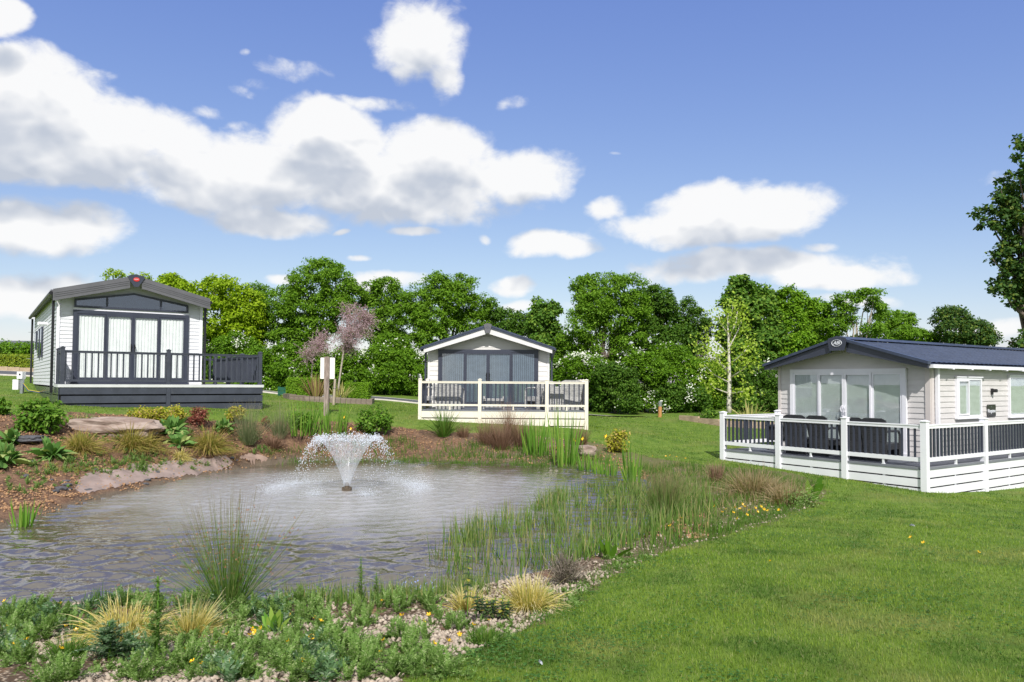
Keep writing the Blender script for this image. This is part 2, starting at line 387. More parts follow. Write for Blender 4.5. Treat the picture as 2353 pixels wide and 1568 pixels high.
CT += [(0,0,0),(-5,1.5,-.12),(5,1.5,0.0),(-0.8,3.4,-.05),(3,4.5,-.03),(6,6,-.12),(10,9,-.5),(7,11,-.36),(9,13,-.50),(-8,3,-.15),(-14,8,-.2),(-16,13,.2),(0,-10,0.1),
  (12,-10,0.1),(-12,-10,0.1),(14,14,-.8),(20,14,-1.0),(20,22,-1.0),(30,10,-1.2),(30,30,-1.0),
  (5.65,20.6,-.40),(8.69,16.2,-.62),(10.9,17.7,-.78),(12.8,19.0,-.85),(7.2,18.3,-.52),(7.5,22,-.3),(9.5,25,-.3),
  (-2.94,24,.47),(2.37,24,.21),(-2.5,30,.6),(2.5,30,.25),(4.5,26,-.05),(-12.3,20.8,.95),(-7.8,23.9,.75),(-10,22,.88),
  zc(283,944,21), zc(450,946,21), zc(590,948,22), zc(170,934,20),
  zc(45,905,27),zc(0,930,21),zc(60,920,24),(-21,33,1.75),(-26,34,2.0),(-14,35,1.4),zc(610,902,36),zc(700,912,36.5),zc(860,915,37),zc(955,926,37),
  zc(1350,955,36),zc(1470,962,36),zc(1520,958,33),zc(1600,968,31),zc(1660,975,30),zc(1677,950,32),zc(1750,950,40),zc(800,935,28),zc(660,925,28),
  zc(600,893,42),zc(950,912,42),zc(1400,945,42),zc(1700,935,44),(20,44,-.3),(36,44,-.4),(-30,42,2.4),(-20,46,2.2),(-40,30,2.2),(-30,15,1.0),(-40,0,.3),(-60,60,3),
  (0,60,1.5),(40,70,0),(0,90,1.5),(60,30,-1.5),(60,0,-1.5),(-60,90,3),(60,90,0)]
CT = np.array(CT, float)
def tps_fit(P, smooth=0.02):
    n = len(P); X = P[:, :2]
    D = np.linalg.norm(X[:, None] - X[None], axis=2)
    K = np.where(D > 0, D * D * np.log(np.maximum(D, 1e-9)), 0) + np.eye(n) * smooth * 30
    A = np.zeros((n + 3, n + 3)); A[:n, :n] = K; A[:n, n] = 1; A[:n, n+1:] = X; A[n, :n] = 1; A[n+1:, :n] = X.T
    return np.linalg.solve(A, np.concatenate([P[:, 2], [0, 0, 0]]))
TW = tps_fit(CT)
def seg_sd(x, y, poly):
    """signed distance to a closed polygon, positive inside"""
    P = np.array(poly); Q = np.roll(P, -1, axis=0)
    best = np.full(x.shape, 1e9); ins = np.zeros(x.shape, bool)
    for (ax, ay), (bx, by) in zip(P, Q):
        dx, dy = bx - ax, by - ay
        t = np.clip(((x - ax) * dx + (y - ay) * dy) / (dx * dx + dy * dy + 1e-12), 0, 1)
        best = np.minimum(best, np.hypot(x - ax - t * dx, y - ay - t * dy))
        c = ((ay > y) != (by > y)) & (x < (bx - ax) * (y - ay) / (by - ay + 1e-12) + ax)
        ins ^= c
    return np.where(ins, best, -best)
def smooth_poly(P, it=2):
    for _ in range(it):
        q = []
        for a, b in zip(P, P[1:] + P[:1]):
            q += [(a[0]*.75 + b[0]*.25, a[1]*.75 + b[1]*.25), (a[0]*.25 + b[0]*.75, a[1]*.25 + b[1]*.75)]
        P = q
    return P
SHORE_S = smooth_poly(SHORE, 1); BED_S = smooth_poly(BED, 1)
def wob(x, y, s=1.0, seed=0.0):
    return (np.sin(x*2.1*s+seed+1.3*np.sin(y*1.7*s)) + np.sin(y*2.7*s+seed*2+1.1*np.sin(x*1.3*s+2)) + .6*np.sin(x*5.3*s+y*3.9*s+seed)
            + .4*np.sin(x*9.1*s-y*7.7*s+seed*3)) / 3.0
def zt(x, y):
    x = np.atleast_1d(np.asarray(x, float)); y = np.atleast_1d(np.asarray(y, float)); sh = x.shape; x = x.ravel(); y = y.ravel()
    o = np.zeros(len(x)); xc, yc = np.clip(x, -60, 60), np.clip(y, -12, 92)
    for i in range(0, len(x), 20000):
        a, b = xc[i:i+20000], yc[i:i+20000]
        r2 = (a[:, None] - CT[None, :, 0])**2 + (b[:, None] - CT[None, :, 1])**2
        o[i:i+20000] = (0.5 * r2 * np.log(np.maximum(r2, 1e-12))) @ TW[:-3] + TW[-3] + TW[-2]*a + TW[-1]*b
    near = (np.abs(x) < 30) & (y > 2) & (y < 32)
    if near.any():
        xx, yy = x[near], y[near]
        sdp = seg_sd(xx, yy, SHORE_S) + 0.10 * wob(xx, yy, 1.3)
        z = o[near]
        ins = sdp > 0
        z = np.where(ins, ZW - np.minimum(.55, .35 * sdp), np.maximum(z, ZW + np.minimum(.10, .4 * -sdp) - .35 * np.maximum(0, -sdp - 1.2)))
        sb = seg_sd(xx, yy, BED_S)
        z = z + np.where((sb > 0) & ~ins, .035 * wob(xx, yy, 3.0, 1.0) * np.clip(sb, 0, .5) * np.clip(-sdp, 0, .3) * 6, 0)
        o[near] = z
    o = o + 0.012 * wob(x, y, .6, 4) * (np.hypot(x, y) < 60)
    return o.reshape(sh)
def z1(x, y): return float(zt(x, y)[0])
_CACHE = {}
def hit(px, py, d0=3.5, d1=60.0):
    """where the sight line through a measured point meets the ground"""
    v = ray(px, py); d = np.linspace(d0, d1, 1200)
    zz = np.maximum(zt(v[0] * d, d), ZW) - (CAM_H + v[2] * d)
    k = np.argmax(zz > 0)
    if zz[k] <= 0: k = len(d) - 1
    dd = d[k]; return Vector((v[0] * dd, dd, z1(v[0] * dd, dd)))

def axis_grid(segs):
    o = []
    for a, b, st in segs: o += list(np.arange(a, b, st))
    o.append(segs[-1][1]); return np.array(o)
gx = axis_grid([(-1500,-300,200),(-300,-60,20),(-60,-26,2),(-26,-15,.5),(-15,14,.14),(14,26,.5),(26,60,2),(60,300,20),(300,1500,200)])
gy = axis_grid([(-600,-60,60),(-60,-10,5),(-10,2,1),(2,26,.14),(26,50,.5),(50,92,3),(92,300,20),(300,3000,150)])
GX, GY = np.meshgrid(gx, gy)
GZ = zt(GX, GY)
nx, ny = len(gx), len(gy)
idx = np.arange(nx * ny).reshape(ny, nx)
GF = np.stack([idx[:-1, :-1], idx[:-1, 1:], idx[1:, 1:], idx[1:, :-1]], -1).reshape(-1, 4)
flatx, flaty = GX.ravel(), GY.ravel()
sdb = np.full(len(flatx), -9.0); sdw = np.full(len(flatx), -9.0)
nm = (np.abs(flatx) < 30) & (flaty > 1) & (flaty < 32)
sdb[nm] = seg_sd(flatx[nm], flaty[nm], BED_S); sdw[nm] = seg_sd(flatx[nm], flaty[nm], SHORE_S)
# left bank is red-brown soil, right and near bank pale limestone gravel
side = np.clip(1 - (flatx - (-3.0)) / 4.0, 0, 1) * np.clip((flaty - 8.5) / 3.0, 0, 1)
m, t = mat_new('ground')
P = t.node('ShaderNodeNewGeometry').outputs['Position']
def A(n): return t.node('ShaderNodeAttribute', dict(attribute_name=n)).outputs['Fac']
n1 = t.noise(P, 0.55, 5, .6)[0]; n2 = t.noise(P, 2.3, 5, .65)[0]; n3 = t.noise(P, 26, 5, .7)[0]; n4 = t.noise(t.vm('MULTIPLY', P, (1, .35, 1)), 1.0, 2)[0]
g = t.mix(t.ss(n2, .35, .68), (0.078, 0.145, 0.015), (0.140, 0.210, 0.030))
g = t.mix(t.math('MULTIPLY', t.ss(n1, .5, .72), .65), g, (0.15, 0.17, 0.05))
g = t.mix(t.math('MULTIPLY', t.ss(n3, .5, .8), .5), g, (0.15, 0.20, 0.06))
g = t.mix(t.math('MULTIPLY', t.ss(n3, .5, .25), .5), g, (0.03, 0.055, 0.012))
soil = t.mix(t.ss(n2, .4, .6), (0.085, 0.048, 0.032), (0.17, 0.098, 0.062))
soil = t.mix(t.ss(t.noise(P, 14, 5, .7)[0], .5, .62), soil, (0.25, 0.155, 0.09))
vor = t.node('ShaderNodeTexVoronoi', None, Vector=P, Scale=32.0)
grav = t.mix(t.ss(vor.outputs['Distance'], .15, .6), t.mix(t.node('ShaderNodeSeparateColor', None, i0=vor.outputs['Color']).outputs[0], (0.48, 0.39, 0.30), (0.30, 0.23, 0.17)), (0.09, 0.06, 0.04))
grav = t.mix(t.ss(n2, .52, .66), grav, soil)
sx_ = t.node('ShaderNodeSeparateXYZ', None, i0=P)
grav = t.mix(t.math('MULTIPLY', t.ss(sx_.outputs[0], .8, 2.6), t.ss(n2, .32, .5)), grav, t.mix(n3, (0.085, 0.115, 0.025), (0.17, 0.15, 0.07)))
bed = t.mix(A('side'), grav, soil)
mud = t.mix(n2, (0.10, 0.078, 0.055), (0.17, 0.135, 0.10))
edge = t.math('ADD', A('bed'), t.math('MULTIPLY', t.math('SUBTRACT', t.noise(P, 5, 4, .7)[0], .5), .9))
c = t.mix(t.ss(edge, -.05, .08), g, bed)
c = t.mix(t.ss(A('water'), -.22, .02), c, mud)
hgt = t.math('ADD', t.noise(P, 30, 6, .7)[0], t.math('MULTIPLY', t.ss(vor.outputs['Distance'], 0, .5, 1, 0), t.ss(A('bed'), -.1, .1)))
b = t.node('ShaderNodeBump', None, Strength=0.7, Distance=0.025, Height=hgt)
p = t.node('ShaderNodeBsdfPrincipled', None, Base_Color=c, Roughness=0.9, Normal=b.outputs[0]); p.inputs['Specular IOR Level'].default_value = .2
out(t, p); M['ground'] = m
gme = np_mesh('ground', np.stack([flatx, flaty, GZ.ravel()], 1), GF, M['ground'], True, dict(bed=sdb, water=sdw, side=side))
tagit(link('ground', gme), kind='structure')

# pond water
m, t = mat_new('pond_water')
P = t.node('ShaderNodeNewGeometry').outputs['Position']
FX, FY = on_z(797, 1128, ZW)
dist = t.vm('DISTANCE', t.vm('MULTIPLY', P, (1, 1, 0)), (FX, FY, 0))
# the fountain's fall keeps the middle of the pond finely ruffled, long smooth ripples reach the near shore
near_m = t.ss(t.math('ADD', dist, t.math('MULTIPLY', t.noise(P, .7, 2)[0], 2.2)), 3.6, 6.4)
big = t.noise(t.vm('MULTIPLY', P, (1.0, 1.5, 1)), 2.1, 2.0, .45, .9)[0]
mid = t.noise(t.vm('MULTIPLY', P, (1.0, 1.3, 1)), 6.0, 3, .5, .6)[0]
fine = t.noise(P, 19, 4, .6, .3)[0]
ring = t.math('MULTIPLY', t.math('SINE', t.math('MULTIPLY', dist, 24.0)), t.ss(dist, 1.0, 5.0, 0.5, 0.0))
h = t.math('ADD', t.math('MULTIPLY', big, t.math('MULTIPLY_ADD', near_m, 0.006, 0.002)),
           t.math('MULTIPLY', mid, t.math('MULTIPLY_ADD', near_m, -0.004, 0.012)))
h = t.math('ADD', h, t.math('MULTIPLY', fine, t.math('MULTIPLY_ADD', near_m, -0.0103, 0.0105)))
h = t.math('ADD', h, t.math('MULTIPLY', ring, 0.0016))
b = t.node('ShaderNodeBump', None, Strength=1.0, Distance=1.0, Height=h)
c = t.mix(near_m, (0.34, 0.33, 0.325), (0.085, 0.068, 0.046))
p = t.node('ShaderNodeBsdfPrincipled', None, Base_Color=c, Roughness=t.math('MULTIPLY_ADD', near_m, -.105, .12), Normal=b.outputs[0], IOR=1.85)
p.inputs['Specular IOR Level'].default_value = 1.0
out(t, p); M['water'] = m
wp = [(x, y) for x, y in smooth_poly([( (x-(-1.5))*1.16-1.5, (y-13)*1.16+13) for x, y in SHORE], 1)]
xs_ = np.arange(min(p[0] for p in wp), max(p[0] for p in wp), .045); ys_ = np.arange(min(p[1] for p in wp), max(p[1] for p in wp), .045)
WX, WY = np.meshgrid(xs_, ys_); wd = np.hypot(WX - FX, WY - FY); calm = np.clip((wd + .9*wob(WX, WY, .45, 3) - 3.6) / 2.6, 0, 1)
WZ = np.zeros_like(WX); wr = np.random.default_rng(5)
for _ in range(26):
    lam = wr.uniform(.15, .46); th = math.radians(wr.normal(98, 26)); kx, ky = math.cos(th)*2*math.pi/lam, math.sin(th)*2*math.pi/lam
    WZ += np.sin(kx*WX + ky*WY + wr.uniform(0, 6.28) + .8*np.sin(WX*.9 + wr.uniform(0, 6)) ) * lam * .0088 * (.22 + .78*calm)
for _ in range(10):
    lam = wr.uniform(.11, .2); th = wr.uniform(0, 6.28); WZ += np.sin(math.cos(th)*6.283/lam*WX + math.sin(th)*6.283/lam*WY + wr.uniform(0, 6.28)) * lam * .006 * (1 - calm*.95)
WZ += .006*np.sin(wd*15)*np.exp(-wd*.35)
WV = np.stack([WX.ravel(), WY.ravel(), ZW + WZ.ravel()], 1); wi = np.arange(WX.size).reshape(WX.shape); wk_ = seg_sd(WX.ravel(), WY.ravel(), wp).reshape(WX.shape) > -.2
wf = wk_[:-1, :-1] & wk_[1:, 1:]; WF = np.stack([wi[:-1, :-1][wf], wi[:-1, 1:][wf], wi[1:, 1:][wf], wi[1:, :-1][wf]], 1)
us = np.unique(WF); mp_ = np.zeros(WX.size, int); mp_[us] = np.arange(len(us))
wo_ = link('pond_water', np_mesh('pond_water', WV[us], mp_[WF], M['water'], True)); tagit(wo_, kind='structure')

# road with pale edging
def strip(name, pts, half, mat, lift, thick=0.0, off=0.0, sub=6, taper=False):
    pts = [Vector((x, y)) for x, y in pts]; P = []
    for i in range(len(pts) - 1):
        p0, p1, p2, p3 = pts[max(i-1, 0)], pts[i], pts[i+1], pts[min(i+2, len(pts)-1)]
        for k in range(sub):
            s = k / sub
            P.append(.5 * ((2*p1) + (p2-p0)*s + (2*p0-5*p1+4*p2-p3)*s*s + (3*p1-p0-3*p2+p3)*s**3))
    P.append(pts[-1]); V = []; F = []
    for i, q in enumerate(P):
        d = (P[min(i+1, len(P)-1)] - P[max(i-1, 0)]).normalized(); nrm = Vector((-d.y, d.x))
        for s in (-half, -half/3, half/3, half):
            r = q + nrm * (off + s); V.append((r.x, r.y, z1(r.x, r.y) + lift))
    for i in range(len(P) - 1):
        for k in range(3): F.append((i*4+k, i*4+k+1, (i+1)*4+k+1, (i+1)*4+k))
    V = np.array(V); n = len(V)
    if thick:
        V = np.concatenate([V, V - [0, 0, thick]]); F2 = []
        for i in range(len(P) - 1):
            F2 += [(i*4, (i+1)*4, n+(i+1)*4, n+i*4), (i*4+3, n+i*4+3, n+(i+1)*4+3, (i+1)*4+3)]
        F += F2
    return link(name, np_mesh(name, V, np.array(F), mat, True))
ROAD = [(-60, 33), (-40, 33.5), (-27, 34.0), (-20, 34.8), (-14, 36.0), (-9, 36.9), (-4.5, 37.2), (0, 37), (3.5, 36.3), (6.2, 35.4)]
tagit(strip('road', ROAD, 1.25, M['asphalt'], .05), kind='structure')
tagit(strip('kerb', ROAD, .045, M['kerb'], .058, .2, 1.30), kind='structure')
tagit(strip('kerb', ROAD[:8], .045, M['kerb'], .058, .2, -1.30), kind='structure')
# ------------------------------------------------------------------ caravans
def box_part(name, mat, parent, x0, x1, y0, y1, z0, z1_):
    return MB().box(x0, x1, y0, y1, z0, z1_).build(name, mat, parent)
def text_part(name, txt, size, mat, parent, loc, rot, ext=.004, shear=0.0):
    cu = bpy.data.curves.new(name, 'FONT'); cu.body = txt; cu.size = size; cu.extrude = ext; cu.align_x = 'CENTER'; cu.align_y = 'CENTER'; cu.shear = shear
    cu.offset = 0.002
    cu.materials.append(mat); tmp = bpy.data.objects.new(name, cu); COL.objects.link(tmp); bpy.context.view_layer.update()
    me = bpy.data.meshes.new_from_object(tmp.evaluated_get(bpy.context.evaluated_depsgraph_get())); bpy.data.objects.remove(tmp); me.name = name
    if not me.materials: me.materials.append(mat)
    o = bpy.data.objects.new(name, me); COL.objects.link(o); o.parent = parent; o.location = loc; o.rotation_euler = rot
    return o
def siding_row(x0, x1, z0, z1_, y, top=None, lap=.014):
    """one lapped board, face at -y; top(x) gives the roof line to clip against"""
    mb = MB()
    if top is None or (top(x0) >= z1_ and top(x1) >= z1_):
        poly = [(x0, z0), (x1, z0), (x1, z1_), (x0, z1_)]
    else:
        n = 24; xs = [x0 + (x1 - x0) * i / n for i in range(n + 1)]
        xs = [x for x in xs if top(x) > z0 + .01]
        if len(xs) < 2: return None
        poly = [(xs[0], z0), (xs[-1], z0)] + [(x, min(z1_, top(x))) for x in reversed(xs)]
    b = len(mb.v); n = len(poly)
    def fy(z): return y - .004 - lap * (1 - (z - z0) / (z1_ - z0 + 1e-9))
    mb.v = [(x, fy(z), z) for x, z in poly] + [(x, y, z) for x, z in poly]
    mb.f = [[i for i in range(n)]] + [[i, n + i, n + (i + 1) % n, (i + 1) % n] for i in range(n)]
    return mb
def clad(root, w, z0, ztop, expo, mat, top, holes, y=0.0, xa=0.0):
    """lapped boards over a wall face; holes = (x0, x1, z0, z1) openings"""
    z = z0
    while z < ztop - .01:
        zz = min(z + expo, ztop + .0)
        cuts = [(a, b) for a, b, c, d in holes if c <= z + .02 and d >= zz - .02]
        xs = xa; segs = []
        for a, b in sorted(cuts):
            if a > xs: segs.append((xs, a + .01))
            xs = max(xs, b - .01)
        if xs < w: segs.append((xs, w))
        for a, b in segs:
            r = siding_row(a, b, z, zz, y, top)
            if r: r.build('plank', mat, root)
        z = zz
def glazed_doors(root, x0, x1, z0, z1_, y, fm, gm, cover, cols, fw=.075, handle=None, splits=None):
    """four-leaf patio door: two fixed lights and two opening leaves"""
    d = .07
    fr = MB()
    fr.box(x0, x1, y - d, y, z1_ - fw, z1_); fr.box(x0, x1, y - d, y, z0, z0 + fw * .8)
    fr.box(x0, x0 + fw, y - d, y, z0 + fw * .8, z1_ - fw); fr.box(x1 - fw, x1, y - d, y, z0 + fw * .8, z1_ - fw)
    door = fr.build('patio_door', fm, root)
    MB().box(x0 - .03, x1 + .03, y - d - .035, y - .03, z0 - .05, z0 - .002).build('sill', fm, door)
    xs = splits or [x0 + fw, x0 + (x1-x0)*.27, (x0+x1)/2, x1 - (x1-x0)*.27, x1 - fw]
    for i in range(4):
        a, b = xs[i], xs[i + 1]; leaf = i in (1, 2)
        yy = y - d - (.012 if leaf else -.012); g = .055 if leaf else .05
        lf = MB(); zb, ztp = z0 + fw * .8 + .002, z1_ - fw - .002
        lf.box(a + .002, b - .002, yy, y - .012, ztp - g, ztp); lf.box(a + .002, b - .002, yy, y - .012, zb, zb + g * 1.15)
        lf.box(a + .002, a + g, yy, y - .012, zb + g * 1.15, ztp - g); lf.box(b - g, b - .002, yy, y - .012, zb + g * 1.15, ztp - g)
        lf.build('door_leaf' if leaf else 'side_light', fm, door)
        ga, gb, gz0, gz1 = a + g, b - g, zb + g * 1.15, ztp - g
        MB().box(ga, gb, y - .052, y - .048, gz0, gz1).build('pane', gm, door)
        cover(door, ga, gb, gz0, gz1, y)
    xm = xs[2]
    for s in (-1, 1):
        h = MB(); hx = xm + s * .045; hz = z0 + 1.0; r0 = .011
        h.box(hx - .018, hx + .018, y - d - .026, y - d - .010, hz - .14, hz + .14)
        h.tube([(hx, y-d-.02, hz - .02), (hx, y-d-.07, hz-.02), (hx + s*.02, y-d-.075, hz + .05), (hx, y-d-.07, hz+.12), (hx, y-d-.02, hz+.12)], r0, 6)
        h.build('handle', handle or M['black_metal'], door)
    return door
def curtain_cover(door, a, b, z0, z1_, y):
    n = 70; V = []; ph = random.random() * 6
    for i in range(n + 1):
        x = a - .01 + (b - a + .02) * i / n; s = i / n
        off = .010 * math.sin(s * 46 + ph) + .006 * math.sin(s * 91 + ph * 2) 
        for z, k in ((z0 - .02, 1.0), ((z0 + z1_) / 2, .8), (z1_ + .02, .65)):
            V.append((x + .006 * math.sin(s * 30 + z * 2), y - .026 + off * k, z))
    F = [(i*3+k, (i+1)*3+k, (i+1)*3+k+1, i*3+k+1) for i in range(n) for k in range(2)]
    link('curtain', np_mesh('curtain', np.array(V), np.array(F), M['curtain'], True), door)
def vblind_cover(door, a, b, z0, z1_, y):
    MB().box(a - .02, b + .02, y - .008, y - .004, z0 - .02, z1_ + .02).build('painted_room_dark', M['dark_void'], door)  # near-black sheet painted as the unlit room behind the slats
    n = int((b - a) / .062)
    for i in range(n):
        x = a + (i + .5) * (b - a) / n; h = .029; tz = .010 + .004 * math.sin(i * 2.3)
        m_ = MB(); m_.v = [(x - h, y - .036 + tz, z0 - .01), (x + h, y - .036 - tz * .6, z0 - .01), (x + h, y - .036 - tz * .6, z1_ + .01), (x - h, y - .036 + tz, z1_ + .01)]
        m_.f = [[0, 1, 2, 3]]; m_.build('blind_slat', M['blind_blue'], door)
def hblind_cover(door, a, b, z0, z1_, y, pitch=.028):
    MB().box(a - .02, b + .02, y - .006, y - .002, z0 - .02, z1_ + .02).build('painted_room_dark', M['dark_void'], door)  # darkness of the room put into a near-black sheet
    n = int((z1_ - z0) / pitch); V = []; F = []
    for i in range(n + 1):
        z = z0 + (z1_ - z0) * i / n; k = len(V); tilt = .010
        V += [(a - .01, y - .036, z - .012), (b + .01, y - .036, z - .012), (b + .01, y - .024, z + .0115), (a - .01, y - .024, z + .0115)]
        F.append((k, k+1, k+2, k+3))
    o = link('blind', np_mesh('blind', np.array(V), np.array(F), M['blind_white']), door); o['kind'] = 'stuff'
def window(root, mtx, w, h, fm, gm, cover, split=None, fw=.055):
    """casement; built in its own x (along) and z, at y = 0 facing -y; placed by loc and turn"""
    loc, rz = mtx
    f = MB(); d = .06
    f.box(0, w, -d, 0, h - fw, h); f.box(0, w, -d, 0, 0, fw); f.box(0, fw, -d, 0, fw, h - fw); f.box(w - fw, w, -d, 0, fw, h - fw)
    if split: f.box(split - .02, split + .02, -d, 0, fw, h - fw)
    o = f.build('window', fm, root, loc, rz)
    MB().box(-.03, w + .03, -d - .025, -.004, -.035, -.002).build('sill', fm, o)
    MB().box(-.02, w + .04, -d - .02, -.004, h + .002, h + .03).build('drip_rail', fm, o)
    spans = [(fw, w - fw)] if not split else [(fw, split - .02), (split + .02, w - fw)]
    for k, (a, b) in enumerate(spans):
        if split and k == 0:
            s = MB(); s.box(a + .002, b - .002, -d - .02, -.01, h - fw - .04, h - fw - .002); s.box(a + .002, b - .002, -d - .02, -.01, fw + .002, fw + .04)
            s.box(a + .002, a + .035, -d - .02, -.01, fw + .04, h - fw - .04); s.box(b - .035, b - .002, -d - .02, -.01, fw + .04, h - fw - .04); s.build('sash', fm, o)
        MB().box(a, b, -.046, -.042, fw, h - fw).build('pane', gm, o); cover(o, a, b, fw, h - fw, 0.0)
    return o
def slope_slab(x0, z0, x1, z1_, y0, y1, th):
    return MB().prism_y([(x0, z0), (x1, z1_), (x1, z1_ + th), (x0, z0 + th)], y0, y1)
def rail_run(root, p0, p1, nb, zb, zt_, rail_m, bal_m, bw=.038, bd=.038, top_h=.055, bot_h=.06, foot=None):
    """rails and balusters from post to post, local coordinates"""
    a, b = Vector((*p0, 0)), Vector((*p1, 0)); d = b - a; L = d.length; ang = math.atan2(d.y, d.x)
    MB().box(.05, L - .05, -.035, .035, zt_ - top_h, zt_ - .012).box(.05, L - .05, -.045, .045, zt_ - .011, zt_ + .012).build('top_rail', rail_m, root, a, ang)
    MB().box(.05, L - .05, -.028, .028, zb, zb + bot_h).build('bottom_rail', rail_m, root, a, ang)
    if foot: MB().box(L/2 - .02, L/2 + .02, -.02, .02, foot, zb - .002).box(L/2 - .035, L/2 + .035, -.022, .022, foot + .002, foot + .014).build('foot_block', rail_m, root, a, ang)
    key = (round(zt_ - zb, 3), bw, bal_m.name)
    if key not in _CACHE: _CACHE[key] = MB().box(-bw/2, bw/2, -bd/2, bd/2, 0, zt_ - top_h - zb - bot_h + .01).mesh('baluster', bal_m)
    for i in range(nb):
        q = a + d * ((i + .5) / nb); q.z = zb + bot_h - .005
        link('baluster', _CACHE[key], root, q, ang)
def post(root, x, y, zb, zt_, mat, w=.1, base=None, ang=0.0):
    p = MB().box(-w/2, w/2, -w/2, w/2, zb, zt_ - .03).build('post', mat, root, (x, y, 0), ang)
    c = w * .6; m_ = MB(); m_.box(-c, c, -c, c, zt_ - .032, zt_ - .016)
    k = len(m_.v); m_.v += [(-c, -c, zt_-.015), (c, -c, zt_-.015), (c, c, zt_-.015), (-c, c, zt_-.015), (0, 0, zt_ + .012)]
    m_.f += [[k, k+1, k+4], [k+1, k+2, k+4], [k+2, k+3, k+4], [k+3, k, k+4]]
    m_.build('post_cap', mat, p)
    if base is not None: MB().box(-w*.7, w*.7, -w*.7, w*.7, base, base + .02).build('post_base', mat, p)
def deck_boards(root, x0, x1, y0, y1, mat, bw=.14):
    y = y0
    while y < y1 - .01:
        e = min(y + bw, y1); MB().box(x0, x1, y + .003, e - .003, -.028, 0).build('board', mat, root); y = e
def skirt(root, p0, p1, ztop, n, bh, gap, mat, gap_shade=True, inset=0.0):
    a, b = Vector((*p0, 0)), Vector((*p1, 0)); d = b - a; L = d.length; ang = math.atan2(d.y, d.x); z = ztop
    for i in range(n):
        h = bh * (.72 if i == 0 and n > 4 else 1)
        MB().box(0, L, -.012, .012, z - h, z).build('skirt_board', mat, root, a, ang); z -= h + gap
    if gap_shade: MB().box(.02, L - .02, .05, .06, z, ztop).build('skirt_gap_shade', M['dark_void'], root, a, ang)  # added near-black sheet, paints the shade seen through the board gaps

